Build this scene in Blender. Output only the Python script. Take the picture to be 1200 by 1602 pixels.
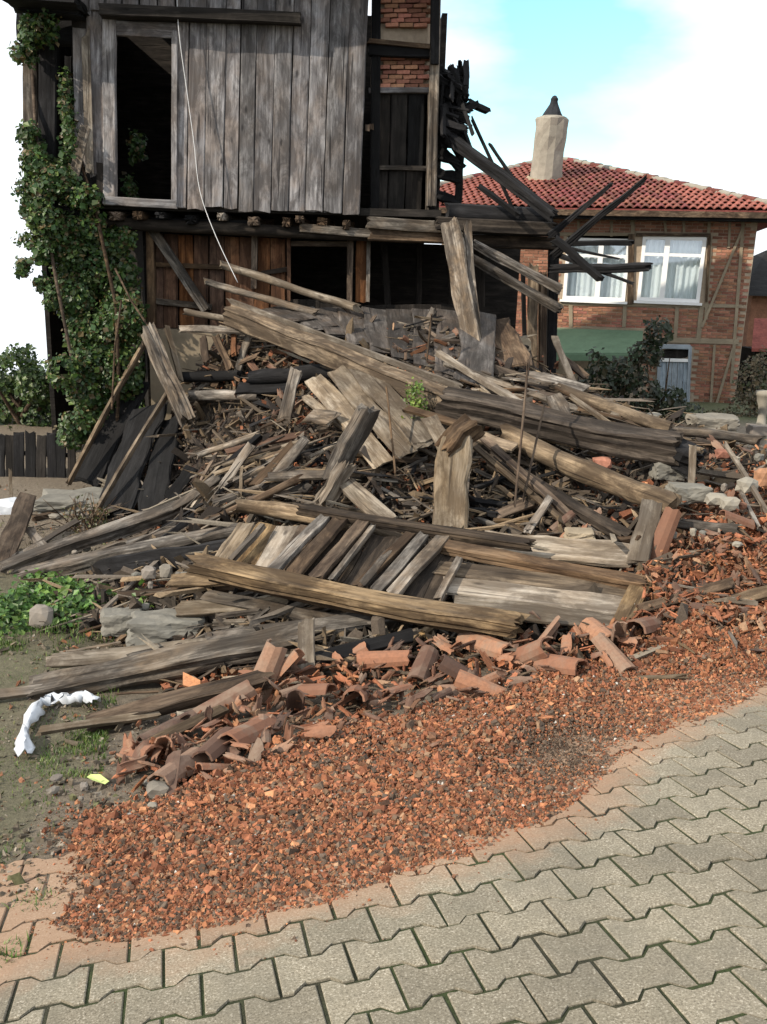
import bpy, math, random
import numpy as np
from mathutils import Vector, Matrix

for o in list(bpy.data.objects):
    bpy.data.objects.remove(o)
scn = bpy.context.scene
COL = scn.collection
R = math.radians

# ------------------------------------------------------------------ camera
CAM = Vector((0.0, 0.0, 1.46))
PITCH, ROLL, FPX = 15.0, 1.8, 1450.0
CM = Matrix.Rotation(R(90 - PITCH), 3, 'X') @ Matrix.Rotation(R(ROLL), 3, 'Z')
cd = bpy.data.cameras.new('camera')
cam = bpy.data.objects.new('camera', cd)
COL.objects.link(cam)
cam.location = CAM
cam.rotation_euler = CM.to_euler()
cd.sensor_fit = 'VERTICAL'
cd.sensor_height = 24.0
cd.lens = 24.0 * FPX / 1602.0
cd.clip_start = 0.05
cd.clip_end = 3000
scn.camera = cam

# ------------------------------------------------------------------ light and sky
SUN_DIR = Vector((-0.71, -0.42, 0.57)).normalized()      # towards the sun
sun_el = math.asin(SUN_DIR.z)
sun_az = math.atan2(SUN_DIR.x, SUN_DIR.y)
sl = bpy.data.lights.new('sun', 'SUN')
sl.energy = 4.3
sl.angle = R(0.55)
sl.color = (1.0, 0.89, 0.74)
so = bpy.data.objects.new('sun', sl)
so.rotation_euler = SUN_DIR.to_track_quat('Z', 'Y').to_euler()
so.location = (-20, -14, 20)
COL.objects.link(so)

world = bpy.data.worlds.new('World')
scn.world = world
world.use_nodes = True
nt = world.node_tree
nt.nodes.clear()
def wn(t, **k):
    n = nt.nodes.new(t)
    for a, b in k.items():
        setattr(n, a, b)
    return n
tc = wn('ShaderNodeTexCoord')
sep = wn('ShaderNodeSeparateXYZ'); nt.links.new(tc.outputs['Generated'], sep.inputs[0])
mx = wn('ShaderNodeMath', operation='MAXIMUM'); mx.inputs[1].default_value = 0.04
nt.links.new(sep.outputs[2], mx.inputs[0])
cmb = wn('ShaderNodeCombineXYZ')
nt.links.new(sep.outputs[0], cmb.inputs[0]); nt.links.new(sep.outputs[1], cmb.inputs[1]); nt.links.new(mx.outputs[0], cmb.inputs[2])
nrm = wn('ShaderNodeVectorMath', operation='NORMALIZE'); nt.links.new(cmb.outputs[0], nrm.inputs[0])
sky = wn('ShaderNodeTexSky', sky_type='NISHITA', sun_disc=False)
sky.sun_elevation = sun_el
sky.sun_rotation = sun_az
sky.air_density = 1.1
sky.dust_density = 0.6
nt.links.new(nrm.outputs[0], sky.inputs['Vector'])
skm = wn('ShaderNodeMix', data_type='RGBA', blend_type='MULTIPLY'); skm.inputs[0].default_value = 1.0
nt.links.new(sky.outputs[0], skm.inputs[6]); skm.inputs[7].default_value = (0.15, 0.205, 0.20, 1)
mp = wn('ShaderNodeMapping'); mp.inputs['Scale'].default_value = (1.0, 1.0, 2.6); mp.inputs['Location'].default_value = (0.37, 0.2, 0.5)
nt.links.new(nrm.outputs[0], mp.inputs[0])
cn = wn('ShaderNodeTexNoise'); cn.inputs['Scale'].default_value = 2.3; cn.inputs['Detail'].default_value = 7; cn.inputs['Roughness'].default_value = 0.5
nt.links.new(mp.outputs[0], cn.inputs['Vector'])
cr = wn('ShaderNodeValToRGB'); cr.color_ramp.elements[0].position = 0.40; cr.color_ramp.elements[1].position = 0.56
nt.links.new(cn.outputs['Fac'], cr.inputs[0])
# haze towards the horizon: cloud cover closes in low down
hz = wn('ShaderNodeMapRange'); hz.inputs[1].default_value = 0.04; hz.inputs[2].default_value = 0.13; hz.inputs[3].default_value = 1.0; hz.inputs[4].default_value = 0.0
nt.links.new(sep.outputs[2], hz.inputs[0])
# the clouds part in one broad opening, high over the brick house
gapd = (CM @ Vector(((860 - 600) / FPX, -(70 - 801) / FPX, -1.0))).normalized()
dt = wn('ShaderNodeVectorMath', operation='DISTANCE'); nt.links.new(nrm.outputs[0], dt.inputs[0]); dt.inputs[1].default_value = gapd
gp_ = wn('ShaderNodeMapRange'); gp_.inputs[1].default_value = 0.03; gp_.inputs[2].default_value = 0.24; gp_.inputs[3].default_value = -0.17; gp_.inputs[4].default_value = 0.2
nt.links.new(dt.outputs['Value'], gp_.inputs[0])
cadd = wn('ShaderNodeMath', operation='ADD'); nt.links.new(cn.outputs['Fac'], cadd.inputs[0]); nt.links.new(gp_.outputs[0], cadd.inputs[1])
nt.links.new(cadd.outputs[0], cr.inputs[0])
cl = wn('ShaderNodeMath', operation='MAXIMUM'); nt.links.new(cr.outputs[0], cl.inputs[0]); nt.links.new(hz.outputs[0], cl.inputs[1])
mixc = wn('ShaderNodeMix', data_type='RGBA')
nt.links.new(cl.outputs[0], mixc.inputs[0]); nt.links.new(skm.outputs[2], mixc.inputs[6]); mixc.inputs[7].default_value = (0.95, 1.0, 1.06, 1)
bg = wn('ShaderNodeBackground'); bg.inputs[1].default_value = 1.0
nt.links.new(mixc.outputs[2], bg.inputs[0])
wo = wn('ShaderNodeOutputWorld'); nt.links.new(bg.outputs[0], wo.inputs[0])

scn.view_settings.view_transform = 'Standard'
scn.view_settings.look = 'None'
scn.view_settings.exposure = 0.42
scn.view_settings.gamma = 1.0
scn.render.engine = 'CYCLES'

# ------------------------------------------------------------------ pixel rays
def ray(px, py):
    d = CM @ Vector(((px - 600) / FPX, -(py - 801) / FPX, -1.0))
    return d
def W(px, py, Y):
    d = ray(px, py)
    return CAM + d * (Y / d.y)
CMN = np.array(CM)
def topix(P):
    P = np.atleast_2d(np.asarray(P, float)) - np.array(CAM)
    c = P @ CMN          # camera coords (CM^T applied)
    return np.stack([600 - FPX * c[:, 0] / c[:, 2], 801 + FPX * c[:, 1] / c[:, 2]], 1)
def mpp(P):              # metres per photo pixel at a point
    d = Vector(P) - CAM
    return -(CM.transposed() @ d).z / FPX
def cvdir(v):
    return CM @ Vector((v[0], -v[1], -v[2]))
# the paving plane, fitted to the paver joints
PN = cvdir((-.09426511, -.99158825, -.08869511)).normalized()
PU = cvdir((.97082054, -.11129117, .21241883)).normalized()
PV = cvdir((.220503, .06608335, -.97314512)).normalized()
PT = CAM + cvdir((.16347291, 1.17877109, 2.75373472))

# ------------------------------------------------------------------ terrain
def base_z(x, y):
    x = np.asarray(x, float); y = np.asarray(y, float)
    xc = 14 * np.tanh(x / 14); yc = 14 * np.tanh(y / 14)
    xc = np.where(np.abs(x) < 6, x, np.sign(x) * (6 + 8 * np.tanh((np.abs(x) - 6) / 8)))
    yc = np.where(np.abs(y) < 8, y, np.sign(y) * (8 + 8 * np.tanh((np.abs(y) - 8) / 8)))
    pl = PT.z - (PN.x * (xc - PT.x) + PN.y * (yc - PT.y)) / PN.z
    fl = -1.05 + 0.02 * xc
    k = 0.10
    m = np.maximum(pl, fl) + k * np.log1p(np.exp(-np.abs(pl - fl) / k)) * np.clip((y - 3.0) / 2.0, 0, 1)
    m = np.where(y < 3, pl, m)
    far = np.clip(y - 15, 0, None)
    return m - 0.13 * far * far / (far + 8)

# heap control points: photo pixel and distance
HC = [(650,1085,4.5),(500,1130,4.15),(350,1180,3.8),(800,1060,4.6),(950,1010,4.75),(1100,960,4.8),(1190,930,4.9),
 (420,960,5.5),(600,985,5.3),(780,990,5.2),(960,975,5.1),
 (330,890,6.1),(500,900,6.0),(700,915,5.85),(900,920,5.6),(1080,880,5.55),(1190,850,5.7),
 (400,800,6.9),(560,820,6.6),(750,820,6.5),(920,840,6.2),(1090,800,6.3),(1190,780,6.5),
 (350,740,7.9),(500,740,7.4),(650,740,7.3),(820,740,7.1),(980,750,6.9),(1120,730,7.3),(1190,710,7.6),
 (350,680,9.2),(480,660,8.4),(620,650,8.0),(760,660,7.8),(900,670,7.7),(1040,670,8.0),(1170,675,8.6),
 (330,600,10.1),(450,590,9.6),(600,570,8.9),(760,590,8.7),(880,610,8.7),
 (330,510,10.7),(450,500,10.3),(600,500,10.0),(750,520,9.9),(830,560,9.8),(700,478,10.6),(560,474,10.8),
 (180,1000,5.7),(60,1000,5.75),(250,830,7.8),(120,860,7.7),(240,780,9.0),(60,800,9.2)]
hp = np.array([list(W(*c)) for c in HC])
zero = []
for a in ([(60,1300),(150,1260),(330,1260),(480,1190),(620,1150),(800,1110),(950,1090),(1080,1040),(1200,1000)]):
    d = ray(*a); t = 0.5
    while CAM.z + d.z * t > float(base_z(d.x * t, d.y * t)): t += 0.02
    zero.append((d.x * t, d.y * t))
zero += [(-3.5, 4), (-4, 6), (-4.5, 8), (-5, 10), (-3.5, 12.5), (0, 13), (3, 13), (5, 11), (6.5, 9), (6.5, 6), (-2.6, 11.2)]
zero = np.array(zero)
cx = np.concatenate([hp[:, 0], zero[:, 0]]); cy = np.concatenate([hp[:, 1], zero[:, 1]])
cdz = np.concatenate([hp[:, 2] - base_z(hp[:, 0], hp[:, 1]), np.zeros(len(zero))])
def phi(r2):
    return np.where(r2 > 1e-12, r2 * np.log(np.maximum(r2, 1e-12)), 0)
n_ = len(cx)
A = np.zeros((n_ + 3, n_ + 3))
A[:n_, :n_] = phi((cx[:, None] - cx) ** 2 + (cy[:, None] - cy) ** 2) + 0.12 * np.eye(n_)
A[:n_, n_:] = np.stack([np.ones(n_), cx, cy], 1); A[n_:, :n_] = A[:n_, n_:].T
sol = np.linalg.solve(A, np.concatenate([cdz, np.zeros(3)]))
GX = np.arange(-5.5, 7.01, 0.07); GY = np.arange(2.5, 13.5, 0.07)
gx, gy = np.meshgrid(GX, GY)
dl = np.zeros(gx.size)
fx, fy = gx.ravel(), gy.ravel()
for i in range(0, gx.size, 4000):
    sx, sy = fx[i:i + 4000], fy[i:i + 4000]
    dl[i:i + 4000] = phi((sx[:, None] - cx) ** 2 + (sy[:, None] - cy) ** 2) @ sol[:n_] + sol[n_] + sol[n_ + 1] * sx + sol[n_ + 2] * sy
DL = np.clip(dl, 0, 2.4).reshape(gx.shape)
# keep the heap inside its outline
ed = np.minimum.reduce([np.clip((gx + 5.2) / 1.2, 0, 1), np.clip((6.7 - gx) / 1.2, 0, 1), np.clip((13.2 - gy) / 1.5, 0, 1), np.clip((gy - 2.8) / 0.8, 0, 1)])
DL = DL * ed
def heap_d(x, y):
    u = (np.asarray(x, float) - GX[0]) / 0.07; v = (np.asarray(y, float) - GY[0]) / 0.07
    ok = (u >= 0) & (v >= 0) & (u < len(GX) - 1.001) & (v < len(GY) - 1.001)
    u = np.clip(u, 0, len(GX) - 1.01); v = np.clip(v, 0, len(GY) - 1.01)
    i = u.astype(int); j = v.astype(int); a = u - i; b = v - j
    r = DL[j, i] * (1 - a) * (1 - b) + DL[j, i + 1] * a * (1 - b) + DL[j + 1, i] * (1 - a) * b + DL[j + 1, i + 1] * a * b
    return np.where(ok, r, 0)
def H(x, y):
    return base_z(x, y) + heap_d(x, y)
def surf_np(px, py):
    """where the rays through many pixels meet the heap or the ground"""
    px = np.asarray(px, float); py = np.asarray(py, float)
    D = np.stack([(px - 600) / FPX, -(py - 801) / FPX, -np.ones_like(px)], 1) @ CMN.T
    D = D / D[:, 1:2]
    t = np.full(len(px), 1.2); done = np.zeros(len(px), bool)
    for k in range(1300):
        z = CAM.z + D[:, 2] * t
        done |= z <= H(D[:, 0] * t, t)
        t = np.where(done, t, t + 0.012)
        if done.all(): break
    return np.stack([D[:, 0] * t, t, H(D[:, 0] * t, t)], 1)
TS = np.arange(1.2, 17.0, 0.012)
def S(px, py, lift=0.0):
    d = ray(px, py); d = d / d.y
    hit = CAM.z + d.z * TS <= H(d.x * TS, TS)
    t = float(TS[int(np.argmax(hit))]) if hit.any() else 17.0
    x = d.x * t
    return Vector((x, t, float(H(x, t)) + lift))
def Hz(p):
    return float(H(p[0], p[1]))
def hnormal(x, y):
    e = 0.12
    return Vector((-(float(H(x + e, y)) - float(H(x - e, y))) / (2 * e), -(float(H(x, y + e)) - float(H(x, y - e))) / (2 * e), 1)).normalized()

# ------------------------------------------------------------------ materials
def mat_new(name):
    m = bpy.data.materials.new(name)
    m.use_nodes = True
    t = m.node_tree
    b = t.nodes['Principled BSDF']
    b.inputs['Roughness'].default_value = 0.85
    b.inputs['Specular IOR Level'].default_value = 0.25
    return m, t, b
def N(t, typ, inp=None, **k):
    n = t.nodes.new(typ)
    for a, b in k.items(): setattr(n, a, b)
    if inp:
        for a, b in inp.items():
            if isinstance(b, bpy.types.NodeSocket): t.links.new(b, n.inputs[a])
            else: n.inputs[a].default_value = b
    return n
def c4(c): return (c[0], c[1], c[2], 1.0)
def ramp(t, fac, stops):
    r = t.nodes.new('ShaderNodeValToRGB')
    e = r.color_ramp.elements
    e[0].position, e[0].color = stops[0][0], c4(stops[0][1])
    e[1].position, e[1].color = stops[-1][0], c4(stops[-1][1])
    for p, c in stops[1:-1]:
        x = e.new(p); x.color = c4(c)
    t.links.new(fac, r.inputs[0])
    return r.outputs[0]
def mixc_(t, fac, a, b, mode='MIX'):
    n = t.nodes.new('ShaderNodeMix'); n.data_type = 'RGBA'; n.blend_type = mode
    for i, v in ((0, fac), (6, a), (7, b)):
        if isinstance(v, bpy.types.NodeSocket): t.links.new(v, n.inputs[i])
        elif i == 0: n.inputs[0].default_value = v
        else: n.inputs[i].default_value = c4(v)
    return n.outputs[2]
def math_(t, op, a, b=0.0):
    n = t.nodes.new('ShaderNodeMath'); n.operation = op
    for i, v in ((0, a), (1, b)):
        if isinstance(v, bpy.types.NodeSocket): t.links.new(v, n.inputs[i])
        else: n.inputs[i].default_value = v
    return n.outputs[0]
def noise(t, vec, scale, detail=4, rough=0.55, dist=0.0):
    return N(t, 'ShaderNodeTexNoise', {'Vector': vec, 'Scale': scale, 'Detail': detail, 'Roughness': rough, 'Distortion': dist}).outputs['Fac']
def bump(t, b, h, strength=0.4, dist=0.01):
    n = N(t, 'ShaderNodeBump', {'Height': h, 'Strength': strength, 'Distance': dist})
    t.links.new(n.outputs[0], b.inputs['Normal'])

def wood(name, dark, mid, light, patch=None, patch_amt=0.5, vary=0.35, crack=0.6, fine=1.0, bstr=0.8, stain=0.72):
    """weathered wood, grain along the piece's own x axis"""
    m, t, b = mat_new(name)
    tc = N(t, 'ShaderNodeTexCoord'); oi = N(t, 'ShaderNodeObjectInfo')
    off = N(t, 'ShaderNodeCombineXYZ', {0: math_(t, 'MULTIPLY', oi.outputs['Random'], 37.0), 1: math_(t, 'MULTIPLY', oi.outputs['Random'], 91.0), 2: math_(t, 'MULTIPLY', oi.outputs['Random'], 13.0)})
    v0 = N(t, 'ShaderNodeVectorMath', {0: tc.outputs['Object'], 1: off.outputs[0]}, operation='ADD').outputs[0]
    g = N(t, 'ShaderNodeMapping', {'Vector': v0, 'Scale': (2.2, 38 * fine, 38 * fine)}).outputs[0]
    g2 = N(t, 'ShaderNodeMapping', {'Vector': v0, 'Scale': (1.1, 13 * fine, 13 * fine)}).outputs[0]
    n1 = noise(t, g, 1.0, 8, 0.78, 0.35)
    n2 = noise(t, g2, 1.0, 4, 0.6, 0.9)
    n3 = noise(t, v0, 3.2, 5, 0.6)
    s = math_(t, 'ADD', math_(t, 'MULTIPLY', n1, 0.55), math_(t, 'MULTIPLY', n2, 0.45))
    col = ramp(t, s, [(0.33, dark), (0.47, mid), (0.60, light)])
    if patch:
        pf = ramp(t, n3, [(0.42, (0, 0, 0)), (0.62, (1, 1, 1))])
        col = mixc_(t, math_(t, 'MULTIPLY', pf, patch_amt), col, patch)
    # dark damp stains and dust
    v5 = N(t, 'ShaderNodeMapping', {'Vector': v0, 'Scale': (1.6, 4.0, 4.0)}).outputs[0]
    n5 = noise(t, v5, 1.6, 6, 0.7, 0.5)
    col = mixc_(t, math_(t, 'MULTIPLY', ramp(t, n5, [(0.44, (1, 1, 1)), (0.60, (0, 0, 0))]), stain), col, (dark[0] * 0.8, dark[1] * 0.75, dark[2] * 0.7))
    # cracks along the grain and knots
    gc = N(t, 'ShaderNodeMapping', {'Vector': v0, 'Scale': (0.9, 24 * fine, 24 * fine)}).outputs[0]
    nc = noise(t, gc, 1.0, 2, 0.5, 0.6)
    ck = ramp(t, nc, [(0.30, (1, 1, 1)), (0.36, (0, 0, 0))])
    gk = N(t, 'ShaderNodeMapping', {'Vector': v0, 'Scale': (2.0, 5.0, 5.0)}).outputs[0]
    vk = N(t, 'ShaderNodeTexVoronoi', {'Vector': gk, 'Scale': 1.3, 'Randomness': 1.0}, feature='F1').outputs['Distance']
    kn = ramp(t, vk, [(0.05, (1, 1, 1)), (0.13, (0, 0, 0))])
    dk = math_(t, 'MAXIMUM', math_(t, 'MULTIPLY', ck, crack), math_(t, 'MULTIPLY', kn, 0.7))
    col = mixc_(t, dk, col, (dark[0] * 0.35, dark[1] * 0.33, dark[2] * 0.33))
    # each piece a little lighter or darker
    rr = N(t, 'ShaderNodeMapRange', {0: oi.outputs['Random'], 3: 1.0 - vary, 4: 1.0 + vary}).outputs[0]
    hsv = N(t, 'ShaderNodeHueSaturation', {'Color': col, 'Value': rr, 'Saturation': N(t, 'ShaderNodeMapRange', {0: math_(t, 'FRACT', math_(t, 'MULTIPLY', oi.outputs['Random'], 7.13)), 3: 0.75, 4: 1.15}).outputs[0]})
    t.links.new(hsv.outputs[0], b.inputs['Base Color'])
    hgt = math_(t, 'SUBTRACT', s, math_(t, 'MULTIPLY', dk, 0.6))
    bump(t, b, hgt, bstr, 0.012)
    b.inputs['Roughness'].default_value = 0.9
    return m

M = {}
M['grey'] = wood('grey_weathered_wood', (0.024, 0.020, 0.017), (0.10, 0.086, 0.072), (0.30, 0.268, 0.228), (0.17, 0.12, 0.075), 0.55)
M['pale'] = wood('pale_weathered_wood', (0.07, 0.052, 0.035), (0.185, 0.155, 0.117), (0.36, 0.312, 0.25), (0.21, 0.15, 0.09), 0.5)
M['gold'] = wood('golden_split_wood', (0.04, 0.026, 0.015), (0.165, 0.112, 0.062), (0.37, 0.268, 0.158), (0.13, 0.10, 0.07), 0.6, fine=0.9)
M['brown'] = wood('brown_wood', (0.022, 0.014, 0.009), (0.078, 0.050, 0.031), (0.19, 0.13, 0.082), (0.12, 0.092, 0.065), 0.4)
M['char'] = wood('charred_wood', (0.004, 0.004, 0.005), (0.009, 0.009, 0.010), (0.024, 0.024, 0.026), (0.018, 0.016, 0.015), 0.4, vary=0.5)
M['dkbrown'] = wood('dark_brown_wood', (0.012, 0.009, 0.007), (0.040, 0.029, 0.021), (0.115, 0.086, 0.060), (0.075, 0.055, 0.038), 0.4)
M['slab'] = wood('slate_grey_boards', (0.026, 0.023, 0.021), (0.068, 0.061, 0.056), (0.145, 0.13, 0.118), (0.085, 0.06, 0.042), 0.6)
M['red'] = wood('red_brown_boards', (0.04, 0.019, 0.010), (0.145, 0.064, 0.031), (0.245, 0.122, 0.062), (0.075, 0.045, 0.028), 0.5)
M['wall'] = wood('grey_wall_boards', (0.05, 0.047, 0.049), (0.178, 0.170, 0.174), (0.37, 0.358, 0.362), (0.23, 0.175, 0.135), 0.5, vary=0.28, crack=0.8, stain=0.68)
M['blue'] = wood('blue_grey_boards', (0.10, 0.12, 0.14), (0.26, 0.31, 0.36), (0.38, 0.43, 0.47), None, vary=0.15, stain=0.3)
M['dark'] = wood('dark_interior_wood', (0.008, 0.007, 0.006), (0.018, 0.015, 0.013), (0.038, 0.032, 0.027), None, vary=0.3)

def simple(name, col, rough=0.85, sc=20.0, amt=0.35, bstr=0.3, obj_vary=0.0, metal=0.0):
    m, t, b = mat_new(name)
    tc = N(t, 'ShaderNodeTexCoord')
    n = noise(t, tc.outputs['Object'], sc, 6, 0.65)
    n2 = noise(t, tc.outputs['Object'], sc * 0.17, 4, 0.6)
    s = math_(t, 'ADD', math_(t, 'MULTIPLY', n, 0.5), math_(t, 'MULTIPLY', n2, 0.5))
    lo = tuple(c * (1 - amt) for c in col); hi = tuple(min(1, c * (1 + amt)) for c in col)
    cc = ramp(t, s, [(0.33, lo), (0.5, col), (0.67, hi)])
    if obj_vary:
        oi = N(t, 'ShaderNodeObjectInfo')
        cc = N(t, 'ShaderNodeHueSaturation', {'Color': cc, 'Value': N(t, 'ShaderNodeMapRange', {0: oi.outputs['Random'], 3: 1 - obj_vary, 4: 1 + obj_vary}).outputs[0],
              'Hue': N(t, 'ShaderNodeMapRange', {0: math_(t, 'FRACT', math_(t, 'MULTIPLY', oi.outputs['Random'], 5.7)), 3: 0.485, 4: 0.515}).outputs[0]}).outputs[0]
    t.links.new(cc, b.inputs['Base Color'])
    b.inputs['Roughness'].default_value = rough
    b.inputs['Metallic'].default_value = metal
    bump(t, b, s, bstr, 0.01)
    return m
def attr_mat(name, sc=60.0, amt=0.3, rough=0.9, bstr=0.4, leaf=False):
    """colour of each small piece comes from its own 'col' attribute"""
    m, t, b = mat_new(name)
    a = N(t, 'ShaderNodeAttribute', attribute_name='col')
    tc = N(t, 'ShaderNodeTexCoord')
    n = noise(t, tc.outputs['Object'], sc, 4, 0.6)
    f = N(t, 'ShaderNodeMapRange', {0: n, 1: 0.3, 2: 0.7, 3: 1 - amt, 4: 1 + amt}).outputs[0]
    cc = N(t, 'ShaderNodeHueSaturation', {'Color': a.outputs['Color'], 'Value': f}).outputs[0]
    t.links.new(cc, b.inputs['Base Color'])
    b.inputs['Roughness'].default_value = rough
    if leaf:
        b.inputs['Roughness'].default_value = 0.45
        b.inputs['Specular IOR Level'].default_value = 0.4
        tr = N(t, 'ShaderNodeBsdfTranslucent', {'Color': cc})
        mxs = N(t, 'ShaderNodeMixShader', {0: 0.28, 1: b.outputs[0], 2: tr.outputs[0]})
        out = [q for q in t.nodes if q.type == 'OUTPUT_MATERIAL'][0]
        t.links.new(mxs.outputs[0], out.inputs[0])
    else:
        bump(t, b, n, bstr, 0.006)
    return m
m, t, b = mat_new('terracotta_shard')
tc = N(t, 'ShaderNodeTexCoord'); oi = N(t, 'ShaderNodeObjectInfo')
vv = N(t, 'ShaderNodeVectorMath', {0: tc.outputs['Object'], 1: N(t, 'ShaderNodeCombineXYZ', {0: math_(t, 'MULTIPLY', oi.outputs['Random'], 50.0)}).outputs[0]}, operation='ADD').outputs[0]
na = noise(t, vv, 38.0, 6, 0.7); nb_ = noise(t, vv, 9.0, 4, 0.6)
r1 = oi.outputs['Random']; r2 = math_(t, 'FRACT', math_(t, 'MULTIPLY', r1, 9.37))
own = ramp(t, r1, [(0.0, (0.05, 0.034, 0.028)), (0.25, (0.10, 0.057, 0.040)), (0.52, (0.155, 0.078, 0.050)), (0.75, (0.25, 0.115, 0.067)), (0.87, (0.33, 0.17, 0.10)), (1.0, (0.17, 0.128, 0.098))])
cc = mixc_(t, math_(t, 'MULTIPLY', ramp(t, na, [(0.40, (0, 0, 0)), (0.68, (1, 1, 1))]), 0.5), own, (0.12, 0.062, 0.042))
cc = mixc_(t, math_(t, 'MULTIPLY', ramp(t, nb_, [(0.44, (0, 0, 0)), (0.66, (1, 1, 1))]), math_(t, 'MULTIPLY', r2, 0.9)), cc, (0.20, 0.15, 0.112))
t.links.new(cc, b.inputs['Base Color']); bump(t, b, na, 0.4, 0.006)
M['tile'] = m
M['rooftile'] = simple('red_roof_tile', (0.175, 0.056, 0.043), 0.9, 16.0, 0.5, 0.3, 0.38)
M['brick'] = simple('red_brick', (0.27, 0.128, 0.082), 0.9, 22.0, 0.45, 0.4, 0.42)
M['mortar'] = simple('lime_mortar', (0.34, 0.27, 0.20), 0.95, 18.0, 0.3, 0.5)
M['plaster'] = simple('old_plaster', (0.25, 0.205, 0.145), 0.95, 5.0, 0.35, 0.5)
M['chimney'] = simple('chimney_render', (0.25, 0.23, 0.19), 0.95, 9.0, 0.25, 0.5)
M['concrete'] = simple('grey_concrete', (0.155, 0.148, 0.128), 0.95, 14.0, 0.3, 0.5)
M['stone'] = simple('field_stone', (0.19, 0.17, 0.145), 0.95, 12.0, 0.3, 0.5, 0.25)
M['sheet'] = simple('white_plastic_sheet', (0.50, 0.53, 0.57), 0.4, 14.0, 0.22, 0.5)
M['metal'] = simple('grey_metal_sheet', (0.36, 0.37, 0.38), 0.55, 10.0, 0.3, 0.2, 0.0, 0.25)
M['white'] = simple('white_window_plastic', (0.80, 0.80, 0.79), 0.4, 6.0, 0.04, 0.05)
M['awning'] = simple('green_painted_sheet', (0.12, 0.19, 0.12), 0.7, 7.0, 0.2, 0.1)
M['curtain'] = simple('white_net_curtain', (0.86, 0.88, 0.90), 0.9, 5.0, 0.08, 0.1)
M['rope'] = simple('pale_cord', (0.62, 0.62, 0.62), 0.8, 40.0, 0.1, 0.1)
M['leafy'] = attr_mat('leaf', 30.0, 0.2, leaf=True)
M['chip'] = attr_mat('crumbled_tile', 70.0, 0.25)
M['leafgreen'] = simple('pale_green_leaf', (0.42, 0.50, 0.18), 0.6, 20.0, 0.15, 0.1)
M['soot'] = simple('sooty_cap', (0.02, 0.022, 0.026), 0.9, 20.0, 0.3, 0.4)
g_, t_, b_ = mat_new('window_glass')
tr_ = N(t_, 'ShaderNodeBsdfTransparent', {0: (0.93, 0.96, 0.97, 1)}); gl_ = N(t_, 'ShaderNodeBsdfGlossy', {'Color': (0.9, 0.95, 1, 1), 'Roughness': 0.03})
ms_ = N(t_, 'ShaderNodeMixShader', {0: 0.16, 1: tr_.outputs[0], 2: gl_.outputs[0]})
t_.links.new(ms_.outputs[0], [q for q in t_.nodes if q.type == 'OUTPUT_MATERIAL'][0].inputs[0])
M['glass'] = g_

# paving stone: grey-beige concrete with red dust trodden in beside the rubble
m, t, b = mat_new('concrete_paver')
oi = N(t, 'ShaderNodeObjectInfo'); geo = N(t, 'ShaderNodeNewGeometry')
n1 = noise(t, geo.outputs['Position'], 150.0, 2, 0.8)
n2 = noise(t, geo.outputs['Position'], 9.0, 5, 0.6)
col = ramp(t, n1, [(0.30, (0.075, 0.063, 0.045)), (0.47, (0.210, 0.184, 0.136)), (0.58, (0.245, 0.216, 0.162)), (0.70, (0.50, 0.46, 0.38))])
col = mixc_(t, math_(t, 'MULTIPLY', ramp(t, n2, [(0.35, (0, 0, 0)), (0.7, (1, 1, 1))]), 0.45), col, (0.145, 0.135, 0.10))
spk = ramp(t, noise(t, geo.outputs['Position'], 2.1, 6, 0.7), [(0.42, (0, 0, 0)), (0.62, (1, 1, 1))])
col = mixc_(t, math_(t, 'MULTIPLY', spk, 0.4), col, (0.11, 0.10, 0.08))
col = N(t, 'ShaderNodeHueSaturation', {'Color': col, 'Value': N(t, 'ShaderNodeMapRange', {0: oi.outputs['Random'], 3: 0.82, 4: 1.15}).outputs[0]}).outputs[0]
rel_ = N(t, 'ShaderNodeVectorMath', {0: geo.outputs['Position'], 1: tuple(-PT)}, operation='ADD').outputs[0]
uu = N(t, 'ShaderNodeVectorMath', {0: rel_, 1: tuple(PU)}, operation='DOT_PRODUCT').outputs['Value']
vv = N(t, 'ShaderNodeVectorMath', {0: rel_, 1: tuple(PV)}, operation='DOT_PRODUCT').outputs['Value']
# how far the rubble reaches over the paving, along the street
EDGE = []
for (ex_, ey_) in [(-250, 1640), (-30, 1545), (60, 1500), (125, 1482), (200, 1476), (300, 1460), (417, 1440), (500, 1418), (600, 1382), (720, 1342), (850, 1292), (925, 1250), (960, 1215), (1060, 1142), (1200, 1082), (1400, 1000)]:
    d_ = ray(ex_, ey_); t__ = (PT - CAM).dot(PN) / d_.dot(PN); q_ = CAM + d_ * t__ - PT
    EDGE.append((q_.dot(PU), q_.dot(PV)))
fc = t.nodes.new('ShaderNodeFloatCurve'); cu = fc.mapping.curves[0]
pts_ = [((u_ + 3.0) / 8.0, (v_ + 3.0) / 5.0) for u_, v_ in EDGE]
cu.points[0].location = pts_[0]; cu.points[1].location = pts_[-1]
for p_ in pts_[1:-1]: cu.points.new(*p_)
fc.mapping.use_clip = False; fc.mapping.update()
t.links.new(math_(t, 'DIVIDE', math_(t, 'ADD', uu, 3.0), 8.0), fc.inputs['Value'])
ve = math_(t, 'SUBTRACT', math_(t, 'MULTIPLY', fc.outputs[0], 5.0), 3.0)
dv = math_(t, 'SUBTRACT', vv, ve)
n3 = noise(t, geo.outputs['Position'], 11.0, 6, 0.7); n4 = noise(t, geo.outputs['Position'], 3.0, 4, 0.6)
reach = N(t, 'ShaderNodeMapRange', {0: n4, 1: 0.35, 2: 0.7, 3: 0.10, 4: 0.34}).outputs[0]
df = math_(t, 'SUBTRACT', 1.0, math_(t, 'DIVIDE', dv, reach))
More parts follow.
